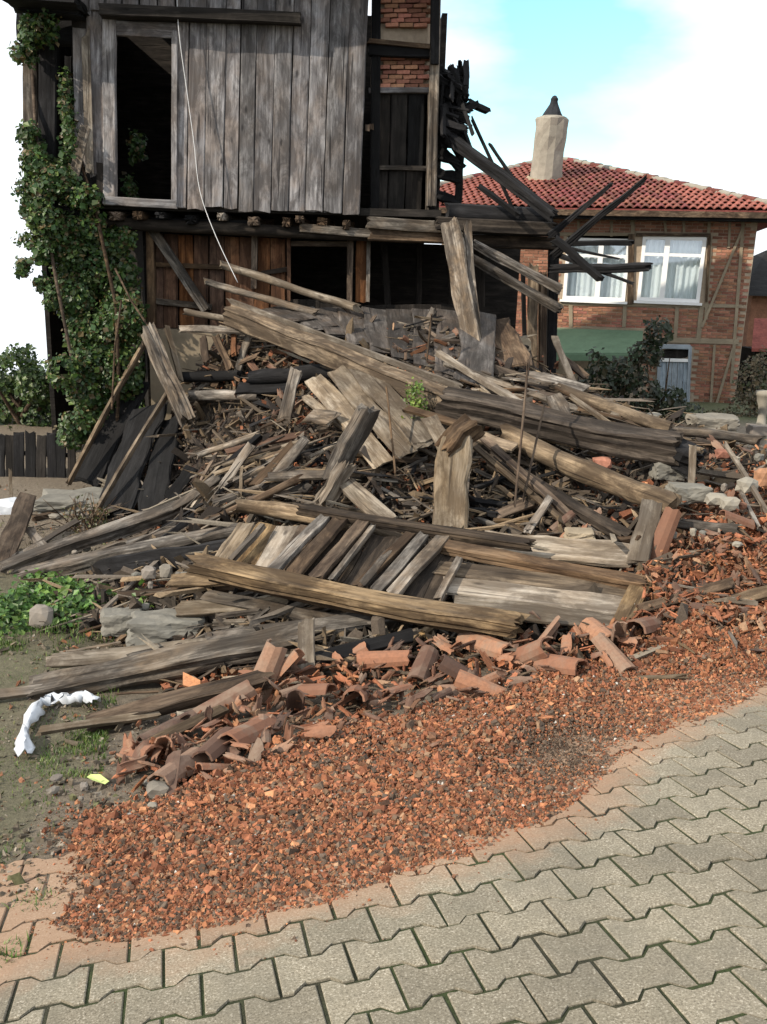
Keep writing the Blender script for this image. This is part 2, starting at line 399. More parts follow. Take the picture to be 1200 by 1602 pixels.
df = math_(t, 'ADD', df, math_(t, 'MULTIPLY', math_(t, 'SUBTRACT', n3, 0.5), 1.3))
dfc = N(t, 'ShaderNodeMapRange', {0: df, 1: 0.1, 2: 1.1, 3: 0.0, 4: 0.6}).outputs[0]
col = mixc_(t, dfc, col, (0.31, 0.18, 0.11))
t.links.new(col, b.inputs['Base Color'])
bump(t, b, math_(t, 'ADD', n1, math_(t, 'MULTIPLY', n2, 0.6)), 0.35, 0.004)
M['paver'] = m

# ground: dirt, with grass litter and red dust by painted-in ground cover
m, t, b = mat_new('dirt')
geo = N(t, 'ShaderNodeNewGeometry')
a1 = N(t, 'ShaderNodeAttribute', attribute_name='col')
n1 = noise(t, geo.outputs['Position'], 22.0, 8, 0.75)
n2 = noise(t, geo.outputs['Position'], 90.0, 4, 0.7)
f = N(t, 'ShaderNodeMapRange', {0: math_(t, 'ADD', math_(t, 'MULTIPLY', n1, 0.6), math_(t, 'MULTIPLY', n2, 0.4)), 1: 0.3, 2: 0.7, 3: 0.45, 4: 1.6}).outputs[0]
t.links.new(N(t, 'ShaderNodeHueSaturation', {'Color': a1.outputs['Color'], 'Value': f}).outputs[0], b.inputs['Base Color'])
bump(t, b, math_(t, 'ADD', n1, math_(t, 'MULTIPLY', n2, 0.5)), 0.9, 0.03)
M['dirt'] = m

# ------------------------------------------------------------------ objects
def link(name, mesh, mat=None, parent=None):
    o = bpy.data.objects.new(name, mesh)
    COL.objects.link(o)
    if mat is not None and mesh is not None and not mesh.materials:
        mesh.materials.append(M[mat] if isinstance(mat, str) else mat)
    if parent is not None:
        o.parent = parent
        o.matrix_parent_inverse = PINV[parent.name]
    return o
PINV = {}
def tag(o, label=None, cat=None, group=None, kind=None):
    if label: o['label'] = label
    if cat: o['category'] = cat
    if group: o['group'] = group
    if kind: o['kind'] = kind
    return o
def thing(name, label, cat, loc, group=None):
    o = bpy.data.objects.new(name, None)
    COL.objects.link(o)
    o.location = loc
    o.empty_display_size = 0.2
    PINV[o.name] = Matrix.Translation(loc).inverted()
    return tag(o, label, cat, group)
def reg(o):          # a mesh that will carry children
    PINV[o.name] = o.matrix_basis.inverted() if o.parent is None else None
    return o
def mesh_from(name, verts, faces, smooth=False):
    me = bpy.data.meshes.new(name)
    me.from_pydata([tuple(v) for v in verts], [], faces)
    me.update()
    if smooth:
        me.polygons.foreach_set('use_smooth', [True] * len(me.polygons))
    return me
def big_mesh(name, V, F, cols=None):
    """numpy arrays of vertices and equal-sized faces"""
    me = bpy.data.meshes.new(name)
    V = np.asarray(V, np.float32); F = np.asarray(F, np.int32)
    k = F.shape[1]
    me.vertices.add(len(V)); me.vertices.foreach_set('co', V.ravel())
    me.loops.add(F.size); me.loops.foreach_set('vertex_index', F.ravel())
    me.polygons.add(len(F))
    me.polygons.foreach_set('loop_start', np.arange(0, F.size, k, dtype=np.int32))
    me.polygons.foreach_set('loop_total', np.full(len(F), k, np.int32))
    me.update(calc_edges=True)
    me.validate()
    me.shade_flat()
    if cols is not None:
        a = me.attributes.new('col', 'FLOAT_COLOR', 'POINT')
        c = np.ones((len(V), 4), np.float32); c[:, :3] = cols
        a.data.foreach_set('color', c.ravel())
    return me

def timber_mesh(L, w, h, seed, shape='rect', rag=0.03, bow=None, taper=0.0, wob=0.05, split=0.0):
    """length along x, w along y, h along z; uneven faces and broken ends"""
    rnd = random.Random(seed)
    nseg = max(3, min(18, int(L / 0.13)))
    if bow is None: bow = rnd.uniform(-.012, .012) if wob > .03 else 0.0
    if shape == 'log':
        k = 10; ring = [(0.5 * math.cos(2 * math.pi * i / k) * (1 + rnd.uniform(-.07, .07)), 0.5 * math.sin(2 * math.pi * i / k) * (1 + rnd.uniform(-.07, .07))) for i in range(k)]
    else:
        c = 0.07 if h > 0.05 else 0.04
        cz = min(0.2, c * w / max(h, 1e-3)) if h < w else c
        q = [(-.5, -.5 + cz), (-.5 + c, -.5), (.5 - c, -.5), (.5, -.5 + cz), (.5, .5 - cz), (.5 - c, .5), (-.5 + c, .5), (-.5, .5 - cz)]
        if w > 0.07 and h > 0.045:       # grooves worn along the grain
            def gr(n, f): return [f(-.5 + (i + .5 + rnd.uniform(-.25, .25)) / n, rnd.choice([0, 0, rnd.uniform(.02, .09)]) * (1 if wob > .03 else .2)) for i in range(n)]
            q = [(-.5 + c, -.5)] + gr(4, lambda a, d: (a * (1 - 2 * c), -.5 + d)) + [(.5 - c, -.5), (.5, -.5 + cz)] + gr(4, lambda a, d: (.5 - d, a * (1 - 2 * cz))) + [(.5, .5 - cz), (.5 - c, .5)] + gr(4, lambda a, d: (-a * (1 - 2 * c), .5 - d)) + [(-.5 + c, .5), (-.5, .5 - cz)] + gr(4, lambda a, d: (-.5 + d, -a * (1 - 2 * cz))) + [(-.5, -.5 + cz)]
        elif w > 0.07:
            q = q[:2] + [(0.0 + rnd.uniform(-.1, .1), -.5)] + q[2:6] + [(rnd.uniform(-.1, .1), .5)] + q[6:]
        ring = [(a + rnd.uniform(-.02, .02), b_ + rnd.uniform(-.02, .02)) for a, b_ in q]
        k = len(ring)
    ph = [rnd.uniform(0, 6.28) for _ in range(8)]
    fr = [rnd.uniform(1.0, 3.5) for _ in range(4)]
    V = []; F = []
    for i in range(nseg + 1):
        s = i / nseg; x = L * s
        sc = 1 - taper * s
        oy = wob * w * math.sin(fr[0] * s * 3 + ph[0]) * 0.6
        oz = wob * h * math.sin(fr[1] * s * 3 + ph[1]) * 0.6 + bow * L * (4 * s * (1 - s))
        sw = sc * (1 + wob * math.sin(fr[2] * s * 5 + ph[2])); sh = sc * (1 + wob * math.sin(fr[3] * s * 5 + ph[3]))
        tw = 0.05 * math.sin(s * 3 + ph[4])
        for j, (a, b_) in enumerate(ring):
            aa = a + rnd.uniform(-1, 1) * wob * 0.35; bb = b_ + rnd.uniform(-1, 1) * wob * 0.35
            y = aa * w * sw; z = bb * h * sh
            y, z = y - tw * z, z + tw * y
            xx = x
            if i == 0: xx -= rnd.uniform(-.3, 1) * rag
            if i == nseg: xx += rnd.uniform(-.3, 1) * rag
            if split and i in (0, nseg) and rnd.random() < 0.4:
                xx += (-1 if i == 0 else 1) * split * rnd.random() * L
            V.append((xx, y + oy, z + oz))
    for i in range(nseg):
        for j in range(k):
            a = i * k + j; b2 = i * k + (j + 1) % k
            F.append((a, b2, b2 + k, a + k))
    for e, b0 in ((0, 0), (1, nseg * k)):
        cxx = sum(V[b0 + j][0] for j in range(k)) / k; cyy = sum(V[b0 + j][1] for j in range(k)) / k; czz = sum(V[b0 + j][2] for j in range(k)) / k
        V.append((cxx + rnd.uniform(-.5, .5) * rag, cyy, czz)); ci = len(V) - 1
        for j in range(k):
            a = b0 + j; b2 = b0 + (j + 1) % k
            F.append((a, ci, b2) if e else (b2, ci, a))
    me = mesh_from('timber', V, [tuple(reversed(f)) for f in F], False)
    if shape == 'log':
        me.polygons.foreach_set('use_smooth', [len(p.vertices) == 4 for p in me.polygons])
    return me
SEED = [100]
def basis(p0, p1, zhint):
    X = (p1 - p0).normalized()
    Z = zhint - X * zhint.dot(X)
    if Z.length < 1e-4: Z = Vector((0.2, 1, 0.3)) - X * Vector((0.2, 1, 0.3)).dot(X)
    Z.normalize(); Y = Z.cross(X)
    m_ = Matrix((X, Y, Z)).transposed().to_4x4(); m_.translation = p0
    return m_
def piece(name, p0, p1, w, h, mat, zhint=Vector((0, 0, 1)), parent=None, **k):
    p0 = Vector(p0); p1 = Vector(p1)
    SEED[0] += 1
    me = timber_mesh((p1 - p0).length, w, h, SEED[0], **k)
    o = bpy.data.objects.new(name, me); COL.objects.link(o)
    me.materials.append(M[mat])
    mw = basis(p0, p1, Vector(zhint))
    if parent is not None:
        o.parent = parent
        o.matrix_basis = PINV_W(parent) @ mw
    else:
        o.matrix_basis = mw
    return o
def PINV_W(parent):
    m_ = parent.matrix_basis.copy(); q = parent.parent
    while q is not None:
        m_ = q.matrix_basis @ m_; q = q.parent
    return m_.inverted()
def child(name, mesh, mat, parent, mw=None):
    o = bpy.data.objects.new(name, mesh); COL.objects.link(o)
    if mat is not None and not mesh.materials: mesh.materials.append(M[mat])
    o.parent = parent
    o.matrix_basis = PINV_W(parent) @ (mw if mw is not None else Matrix())
    return o
def top(name, mesh, mat, mw=None, **k):
    o = bpy.data.objects.new(name, mesh); COL.objects.link(o)
    if mat is not None and not mesh.materials: mesh.materials.append(M[mat])
    if mw is not None: o.matrix_basis = mw
    return tag(o, **k)
def box_mesh(sx, sy, sz, seed=0, jit=0.0, cen=(0, 0, 0)):
    rnd = random.Random(seed)
    V = [(cen[0] + sx * (a - .5) + rnd.uniform(-jit, jit), cen[1] + sy * (b_ - .5) + rnd.uniform(-jit, jit), cen[2] + sz * (c - .5) + rnd.uniform(-jit, jit)) for a in (0, 1) for b_ in (0, 1) for c in (0, 1)]
    F = [(0, 1, 3, 2), (4, 6, 7, 5), (0, 4, 5, 1), (2, 3, 7, 6), (0, 2, 6, 4), (1, 5, 7, 3)]
    return mesh_from('block', V, F)
def rand_rot(n, rng, flat=None):
    q = rng.normal(size=(n, 4)); q /= np.linalg.norm(q, axis=1, keepdims=True)
    w, x, y, z = q.T
    return np.stack([np.stack([1 - 2 * (y * y + z * z), 2 * (x * y - z * w), 2 * (x * z + y * w)], 1),
                     np.stack([2 * (x * y + z * w), 1 - 2 * (x * x + z * z), 2 * (y * z - x * w)], 1),
                     np.stack([2 * (x * z - y * w), 2 * (y * z + x * w), 1 - 2 * (x * x + y * y)], 1)], 1)
CUBE = np.array([(a - .5, b_ - .5, c - .5) for a in (0, 1) for b_ in (0, 1) for c in (0, 1)])
CF = np.array([(0, 1, 3, 2), (4, 6, 7, 5), (0, 4, 5, 1), (2, 3, 7, 6), (0, 2, 6, 4), (1, 5, 7, 3)])
def chips_mesh(name, P, size, cols, rng, aspect=(1.1, .8, .4), jit=0.34, Rm=None):
    n = len(P)
    V = CUBE[None] * np.asarray(aspect)[None, None] + rng.uniform(-jit, jit, (n, 8, 3)) * np.asarray(aspect)[None, None]
    V = V * size[:, None, None]
    if Rm is None: Rm = rand_rot(n, rng)
    V = np.einsum('nij,nkj->nki', Rm, V) + P[:, None, :]
    F = (CF[None] + (np.arange(n) * 8)[:, None, None]).reshape(-1, 4)
    return big_mesh(name, V.reshape(-1, 3), F, np.repeat(cols, 8, 0))
def in_poly(px, py, poly):
    c = np.zeros(len(px), bool); j = len(poly) - 1
    for i in range(len(poly)):
        xi, yi = poly[i]; xj, yj = poly[j]
        c ^= ((yi > py) != (yj > py)) & (px < (xj - xi) * (py - yi) / (yj - yi + 1e-9) + xi)
        j = i
    return c
def smooth_noise(x, y, seed=0):
    r = random.Random(seed); o = np.zeros_like(np.asarray(x, float))
    for k in range(9):
        f = 0.8 * 1.7 ** (k % 5); a = r.uniform(0, 6.28)
        o += np.sin(f * (np.cos(a) * x + np.sin(a) * y) * 2 + r.uniform(0, 6.28)) / (1 + k % 5)
    return o / 3.0

# ------------------------------------------------------------------ ground sheet
GRAVEL = [(80,1448),(125,1468),(190,1470),(300,1458),(417,1437),(500,1415),(600,1380),(720,1340),(850,1288),(925,1238),(960,1192),(1060,1138),(1200,1078),(1300,1030),
          (1300,930),(1200,965),(1000,1005),(900,1050),(700,1105),(500,1140),(350,1210),(250,1252),(130,1282),(118,1325),(138,1370),(132,1412)]
ax = np.concatenate([[-600, -300, -150, -80, -45, -28, -18, -12, -9], np.arange(-7, 8.01, 0.08), [9, 11, 14, 19, 28, 45, 80, 150, 300, 600]])
ay = np.concatenate([[-60, -30, -15, -8, -4, -2, -1], np.arange(0, 15.01, 0.08), [16, 17.5, 19, 21, 24, 28, 34, 42, 55, 75, 100, 150, 220, 320, 480, 700]])
X, Y = np.meshgrid(ax, ay)
Z = base_z(X, Y) + smooth_noise(X * 2, Y * 2, 3) * 0.015 * np.clip((Y - 3.5) / 2, 0, 1)
hd = heap_d(X, Y)
pix = topix(np.stack([X.ravel(), Y.ravel(), Z.ravel()], 1)).reshape(X.shape + (2,))
front = Y > 0.8
# below the pavers the bedding lies 5.5 cm lower
U_ = (X - PT.x) * PU.x + (Y - PT.y) * PU.y; V_ = (X - PT.x) * PV.x + (Y - PT.y) * PV.y
gp = in_poly(pix[..., 0].ravel(), pix[..., 1].ravel(), GRAVEL).reshape(X.shape) & front
vedge = V_ + 0.12 * smooth_noise(X * 1.3, Y * 1.3, 8)
paved = np.clip((vedge + 0.45 + 0.25 * np.clip(X, 0, 3)) / 0.1, 0, 1)
Z = Z - 0.0065
col = np.zeros(X.shape + (3,))
dirt = np.array((0.17, 0.14, 0.105)); red = np.array((0.21, 0.105, 0.062)); green = np.array((0.085, 0.092, 0.045)); joint = np.array((0.045, 0.043, 0.028)); debris = np.array((0.06, 0.047, 0.036))
col[:] = dirt
gm = np.clip((-X - 0.9 - 0.1 * Y) / 0.6 + 0.9 * smooth_noise(X * 2, Y * 2, 5), 0, 0.55)[..., None]
gm = gm * np.clip((8.2 - Y) / 1.2, 0, 1)[..., None]; gm = np.where((Y > 15)[..., None], 1.0, gm)
col = col * (1 - gm) + green * gm
dm = np.clip(hd / 0.25, 0, 1)[..., None]; col = col * (1 - dm) + debris * dm
rm = gp[..., None] * 1.0
col = col * (1 - rm) + red * rm
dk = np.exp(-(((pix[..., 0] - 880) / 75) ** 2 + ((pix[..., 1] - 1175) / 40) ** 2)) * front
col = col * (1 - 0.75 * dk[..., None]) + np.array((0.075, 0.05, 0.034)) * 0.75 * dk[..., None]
pm = (paved * (1 - gp))[..., None] * (Y < 4)[..., None]
mossy = np.clip(0.5 + 0.7 * smooth_noise(X * 6, Y * 6, 11), 0, 1)[..., None]
jc = joint * (1 - mossy) + np.array((0.045, 0.065, 0.022)) * mossy
col = col * (1 - pm) + jc * pm
nx, ny = len(ax), len(ay)
idx = np.arange(nx * ny).reshape(ny, nx)
F = np.stack([idx[:-1, :-1], idx[:-1, 1:], idx[1:, 1:], idx[1:, :-1]], -1).reshape(-1, 4)
me = big_mesh('ground', np.stack([X.ravel(), Y.ravel(), Z.ravel()], 1), F, col.reshape(-1, 3))
me.polygons.foreach_set('use_smooth', [True] * len(me.polygons))
top('ground', me, 'dirt', kind='structure')

# ------------------------------------------------------------------ pavement of I-shaped pavers
pav = bpy.data.objects.new('pavement', None); COL.objects.link(pav); pav['kind'] = 'structure'
pav.location = PT
def paver_mesh(seed):
    rnd = random.Random(seed)
    g = 0.0048; L = 0.2; Wd = 0.165; a = 0.034
    # outline: long sides step in at the waist, wide ends (rows interlock with half offset)
    xs = [-L / 2 + g, -L / 2 + 0.034, -L / 2 + 0.066, L / 2 - 0.066, L / 2 - 0.034, L / 2 - g]
    dd = [a / 2, a / 2, -a / 2, -a / 2, a / 2, a / 2]
    gw = 0.0072
    out = [(x, -(Wd / 2 + d - gw)) for x, d in zip(xs, dd)] + [(x, Wd / 2 + d - gw) for x, d in reversed(list(zip(xs, dd)))]
    out = [(x + rnd.uniform(-.002, .002), y + rnd.uniform(-.002, .002)) for x, y in out]
    n = len(out); V = []; F = []
    for (s, z) in ((0.0, -0.06), (0.0, -0.003), (0.003, 0.0)):
        for x, y in out:
            V.append((x - math.copysign(s, x), y - math.copysign(s, y), z + (rnd.uniform(-.0008, .0008) if z == 0 else 0)))
    for r in range(2):
        for i in range(n):
            F.append((r * n + i, r * n + (i + 1) % n, (r + 1) * n + (i + 1) % n, (r + 1) * n + i))
    F.append(tuple(range(2 * n, 3 * n)))
    return mesh_from('paver', V, F)
pms = [paver_mesh(i) for i in range(6)]
for q in pms: q.materials.append(M['paver'])
rnd = random.Random(4)
cand = []
for r in range(-14, 12):
    for c in range(-14, 16):
        u = (c + 0.5 + (0.5 if r % 2 else 0.0)) * 0.2; v = r * 0.165
        p = PT + PU * u + PV * v
        if p.y < 0.9: continue
        q = topix([list(p)])[0]
        d = max(0, -q[0], q[0] - 1200) + max(0, q[1] - 1602)
        ins = in_poly(np.array([q[0]]), np.array([q[1]]), GRAVEL)[0]
        # distance in pixels to the rubble's edge
        if ins:
            near = min(math.hypot(q[0] - a, q[1] - b_) for (a0, b0), (a1, b1) in zip(GRAVEL[:13], GRAVEL[1:14]) for a, b_ in [(a0 + (a1 - a0) * k / 8, b0 + (b1 - b0) * k / 8) for k in range(9)])
            if near > 110: continue
        yb = np.interp(q[0], [g[0] for g in GRAVEL[:13]], [g[1] for g in GRAVEL[:13]])
        if q[1] < yb - 110 and q[0] > 130: continue
        if q[1] < 1352 and q[0] < 500: continue
        if q[0] > 1300 and q[1] < 1000: continue
        dist = q[1] - yb
        cand.append((d, p, dist, q))
cand.sort(key=lambda e: e[0])
for d, p, dist, q in cand[:300]:
    o = bpy.data.objects.new('paver', pms[rnd.randrange(6)]); COL.objects.link(o)
    o.parent = pav
    nn = (PN + Vector((rnd.uniform(-.016, .016), rnd.uniform(-.016, .016), 0))).normalized()
    m_ = basis(Vector((0, 0, 0)), PU * (1 if rnd.random() < .5 else -1), nn)
    m_.translation = (p - PT) + PN * rnd.uniform(-.003, .002)
    o.matrix_basis = m_

# ------------------------------------------------------------------ heap body
i0 = np.where(DL.max(0) > 0.02)[0]; j0 = np.where(DL.max(1) > 0.02)[0]
hx, hy = np.meshgrid(GX[i0[0]:i0[-1] + 1], GY[j0[0]:j0[-1] + 1])
rng = np.random.default_rng(5)
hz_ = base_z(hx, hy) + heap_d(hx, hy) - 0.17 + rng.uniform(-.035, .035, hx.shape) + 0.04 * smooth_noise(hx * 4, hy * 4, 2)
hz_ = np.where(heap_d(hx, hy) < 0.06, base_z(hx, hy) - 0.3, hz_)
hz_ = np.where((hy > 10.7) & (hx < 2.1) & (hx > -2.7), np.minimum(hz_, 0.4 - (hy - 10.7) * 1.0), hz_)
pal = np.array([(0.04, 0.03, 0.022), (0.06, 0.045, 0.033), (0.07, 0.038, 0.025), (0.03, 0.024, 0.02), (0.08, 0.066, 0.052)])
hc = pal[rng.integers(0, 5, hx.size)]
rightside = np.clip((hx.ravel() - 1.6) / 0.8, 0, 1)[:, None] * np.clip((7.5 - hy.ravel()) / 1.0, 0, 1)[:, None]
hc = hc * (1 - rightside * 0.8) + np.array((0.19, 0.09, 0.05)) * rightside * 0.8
ii = np.arange(hx.size).reshape(hx.shape)
F = np.stack([ii[:-1, :-1], ii[:-1, 1:], ii[1:, 1:], ii[1:, :-1]], -1).reshape(-1, 4)
zmask = (heap_d(hx, hy) > 0.05)
fm = (zmask[:-1, :-1] | zmask[1:, 1:] | zmask[:-1, 1:] | zmask[1:, :-1]).ravel()
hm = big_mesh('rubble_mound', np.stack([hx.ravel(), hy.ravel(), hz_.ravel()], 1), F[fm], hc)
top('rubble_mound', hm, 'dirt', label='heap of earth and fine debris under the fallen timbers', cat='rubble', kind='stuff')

# ------------------------------------------------------------------ crushed tile on the road edge
rng = np.random.default_rng(21)
def sample_poly(poly, n, ymin=900, ymax=1602, spread=0):
    px = rng.uniform(-40, 1290, n * 3); py = rng.uniform(ymin, ymax, n * 3)
    k = in_poly(px, py, poly); px, py = px[k][:n], py[k][:n]
    if spread: px = px + rng.normal(0, spread, len(px)); py = py + rng.normal(0, spread * .7, len(py))
    return px, py
TP = np.array((.90, .94, .94)) * np.array([(0.38, 0.155, 0.075), (0.31, 0.115, 0.056), (0.23, 0.085, 0.045), (0.44, 0.20, 0.10), (0.17, 0.085, 0.05), (0.13, 0.085, 0.06), (0.30, 0.18, 0.11), (0.34, 0.13, 0.07), (0.34, 0.13, 0.07), (0.27, 0.10, 0.05)])
px, py = sample_poly(GRAVEL, 130000)
wv = smooth_noise(px / 60.0, py / 60.0, 33); px = px + 9 * wv; py = py + 10 * smooth_noise(px / 45.0, py / 45.0, 34)
px2, py2 = sample_poly(GRAVEL, 9000, spread=24)
px3, py3 = sample_poly(GRAVEL, 6000, spread=58)
lx, ly = sample_poly([(100,1270),(200,1265),(180,1450),(60,1478),(30,1440),(95,1370),(80,1320)], 7000, 1200, 1500, spread=22)
px3 = np.concatenate([px3, lx]); py3 = np.concatenate([py3, ly])
px = np.concatenate([px, px2, px3]); py = np.concatenate([py, py2, py3])
yb = np.interp(px, [g[0] for g in GRAVEL[:13]], [g[1] for g in GRAVEL[:13]])
P = surf_np(px, py)
rel = np.clip((yb - py) / 150, 0, 1)
P[:, 2] += rng.uniform(0.0, 0.022, len(P)) * (0.15 + rel) - 0.005
size = rng.gamma(1.4, 0.0036, len(P)) + 0.0036
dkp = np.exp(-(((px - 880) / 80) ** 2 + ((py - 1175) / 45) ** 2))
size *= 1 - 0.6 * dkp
size = np.minimum(size * (0.7 + 0.45 * rel) * 1.05, 0.05); size[130000:] = np.minimum(size[130000:], .016); size[-len(px3):] *= .55
ci = rng.integers(0, len(TP), len(P))
cols = TP[ci] * rng.uniform(0.42, 1.15, (len(P), 1))
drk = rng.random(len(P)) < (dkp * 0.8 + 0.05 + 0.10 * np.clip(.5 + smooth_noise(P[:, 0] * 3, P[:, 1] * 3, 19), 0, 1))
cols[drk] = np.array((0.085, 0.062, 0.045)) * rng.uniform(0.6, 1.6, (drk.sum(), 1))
wh = rng.random(len(P)) < 0.006; cols[wh] = (0.42, 0.40, 0.36); size[wh] = np.minimum(size[wh], .014)
top('crushed_tile', chips_mesh('crushed_tile', P, size, cols, rng, (1.0, .85, .62), .26), 'chip', label='crushed red roof tile spread over the edge of the paving', cat='rubble', kind='stuff')

# fine debris over the heap: tile crumbs to the right, wood splinters elsewhere
n = 26000
px = rng.uniform(-20, 1260, n); py = rng.uniform(500, 1180, n)
P = surf_np(px, py); d = heap_d(P[:, 0], P[:, 1])
k = (d > 0.08) & ~((P[:, 1] > 10.6)); P = P[k]; px = px[k]; py = py[k]
P[:, 2] += rng.uniform(-.15, -.06, len(P))
redm = np.clip((px - 900) / 150, 0, 1) * np.clip((py - 680) / 100, 0, 1) + np.clip((py - 1000) / 60, 0, 1)
isr = rng.random(len(P)) < np.clip(redm * 0.85 + 0.15, 0, 0.92)
cols = np.array([(0.04, 0.032, 0.024), (0.08, 0.064, 0.05), (0.026, 0.021, 0.018), (0.11, 0.08, 0.05)])[rng.integers(0, 4, len(P))]
cols[isr] = TP[rng.integers(0, len(TP), isr.sum())] * rng.uniform(.7, 1.2, (isr.sum(), 1))
size = rng.gamma(2.0, 0.010, len(P)) + 0.012
asp = np.where(isr[:, None], np.array((1, .8, .35))[None], np.array((2.6, .45, .25))[None])
size = np.where(~isr & (rng.random(len(P)) < .18), size * 2.2, size)
V = CUBE[None] * asp[:, None, :] + rng.uniform(-.2, .2, (len(P), 8, 3)) * asp[:, None, :]
lg = ~isr & (rng.random(len(P)) < .10)
V[lg] = V[lg] * np.array((2.6, .7, .8)); V = V * size[:, None, None]
Rr = rand_rot(len(P), rng)
yw = rng.normal(.2, .8, lg.sum()); tl_ = rng.normal(0, .22, lg.sum()); cy_, sy_ = np.cos(yw), np.sin(yw); ct_, st_ = np.cos(tl_), np.sin(tl_)
Rr[lg] = np.stack([np.stack([cy_ * ct_, -sy_, cy_ * st_], 1), np.stack([sy_ * ct_, cy_, sy_ * st_], 1), np.stack([-st_, 0 * st_, ct_], 1)], 1)
P[lg, 2] += .07
cols[lg] = np.array([(0.13, 0.11, 0.09), (0.20, 0.17, 0.13), (0.09, 0.07, 0.05), (0.22, 0.16, 0.10)])[rng.integers(0, 4, lg.sum())]
V = np.einsum('nij,nkj->nki', Rr, V) + P[:, None, :]
Fc = (CF[None] + (np.arange(len(P)) * 8)[:, None, None]).reshape(-1, 4)
top('debris_litter', big_mesh('debris_litter', V.reshape(-1, 3), Fc, np.repeat(cols, 8, 0)), 'chip', label='splinters and tile crumbs littering the rubble heap', cat='rubble', kind='stuff')

# litter on the bare dirt at the left
LEFT2 = [(-60,755),(150,760),(210,860),(-60,910)]
LEFTG = [(-60,990),(180,1000),(140,1090),(330,1120),(200,1200),(330,1230),(110,1300),(60,1400),(-60,1460)]
px, py = sample_poly(LEFTG, 7000)
qx, qy = sample_poly(LEFT2, 3500, 740, 920); px = np.concatenate([px, qx]); py = np.concatenate([py, qy])
P = surf_np(px, py); P[:, 2] += rng.uniform(-.016, .0, len(P))
cols = np.array([(0.13, 0.105, 0.075), (0.09, 0.075, 0.055), (0.20, 0.175, 0.14), (0.10, 0.10, 0.05), (0.24, 0.11, 0.06)])[rng.choice(5, len(P), p=[.3, .25, .15, .2, .1])] * rng.uniform(.7, 1.3, (len(P), 1))
top('dirt_litter', chips_mesh('dirt_litter', P, rng.gamma(1.3, .006, len(P)) + .004, cols, rng, (1.3, .8, .3)), 'chip', label='crumbs and dry litter on the bare dirt at the left', cat='litter', kind='stuff')

# ------------------------------------------------------------------ the ruined timber house
def plane_hit(px, py, y0, k, off=0.0):
    d = ray(px, py); t = (y0 + off - CAM.y) / (d.y - k * d.x)
    return CAM + d * t
FY, FK = 11.0, 0.05
def FU(px, py, off=0.0): return plane_hit(px, py, FY, FK, off)
FN = Vector((FK, -1, 0)).normalized()
house = thing('timber_house', 'collapsing two storey grey timber house with jettied plank upper floor', 'house', FU(420, 760, 1.5))
def fplank(x0, y0, x1, y1, wpx, mat='wall', off=0.0, th=0.03, name='plank', parent=None, **k):
    a, b_ = FU(x0, y0, off), FU(x1, y1, off)
    w = wpx * mpp((a + b_) / 2)
    kk = dict(rag=0.012, wob=0.02); kk.update(k)
    return piece(name, a, b_, w, th, mat, FN, parent or house, **kk)
rnd = random.Random(12)
def bot(x): return 322 + (x - 270) * 0.045
# upper plank wall
tops = [276, 298, 325, 355, 378, 403, 432, 460, 487, 517, 548, 577]
bots = [272, 292, 320, 349, 372, 397, 424, 451, 477, 506, 535, 563]
for i in range(11):
    xt = (tops[i] + tops[i + 1]) / 2; xb = (bots[i] + bots[i + 1]) / 2
    w = (tops[i + 1] - tops[i] + bots[i + 1] - bots[i]) / 2 - 1.2
    xt -= (xb - xt) * 0.24
    fplank(xt, -80, xb, bot(xb) + rnd.uniform(-3, 5), w, 'wall', rnd.uniform(-.012, .012), rag=0.02)
for x0, x1 in ((117, 140), (141, 163), (164, 190), (191, 218), (219, 246), (247, 274)):
    fplank((x0 + x1) / 2, -80, (x0 + x1) / 2, 16, x1 - x0 - 1, 'wall', rnd.uniform(-.01, .01))
# backing that closes the gaps, only behind the planked part
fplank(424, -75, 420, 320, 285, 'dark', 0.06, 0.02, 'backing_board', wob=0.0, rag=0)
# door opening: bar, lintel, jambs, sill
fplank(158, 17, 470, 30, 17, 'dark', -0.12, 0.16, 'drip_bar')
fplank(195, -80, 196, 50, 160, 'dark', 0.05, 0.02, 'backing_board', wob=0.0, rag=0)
fplank(172, 44, 276, 48, 22, 'wall', -0.01, 0.05, 'lintel')
fplank(171, 20, 173, 312, 20, 'wall', -0.02, 0.07, 'door_jamb')
fplank(274, 50, 273, 322, 9, 'wall', -0.02, 0.06, 'door_jamb')
fplank(163, 314, 276, 320, 13, 'wall', -0.03, 0.07, 'door_sill')
# torn boards left of the door
fplank(124, -30, 128, 250, 22, 'wall', 0.05, 0.03, split=0.05, rag=0.08)
fplank(146, -30, 152, 262, 24, 'wall', 0.02, 0.03, split=0.08, rag=0.08)
fplank(134, 60, 140, 258, 13, 'pale', -0.03, 0.02, split=0.1)
fplank(133, 200, 112, 290, 16, 'grey', -0.05, 0.02, split=0.1)
fplank(158, 255, 160, 318, 14, 'dark', 0.03, 0.05, 'post')
# the left, open end: posts, head beam and eaves
fplank(50, 60, 52, 330, 22, 'grey', 0.35, 0.16, 'post', shape='rect')
fplank(78, 20, 78, 330, 28, 'char', 0.3, 0.18, 'post')
fplank(30, 42, 120, 48, 44, 'char', 0.2, 0.16, 'head_beam')
fplank(108, 90, 108, 330, 10, 'char', 0.7, 0.08, 'post')
fplank(20, 4, 125, 8, 14, 'char', -0.25, 0.5, 'eaves_board', split=0.1)
fplank(40, 18, 125, 22, 12, 'char', -0.1, 0.3, 'eaves_board', split=0.1)
fplank(85, 330, 160, 338, 16, 'char', 0.25, 0.5, 'floor_beam')
fplank(40, 338, 150, 345, 12, 'grey', 0.3, 0.2, 'floor_beam')
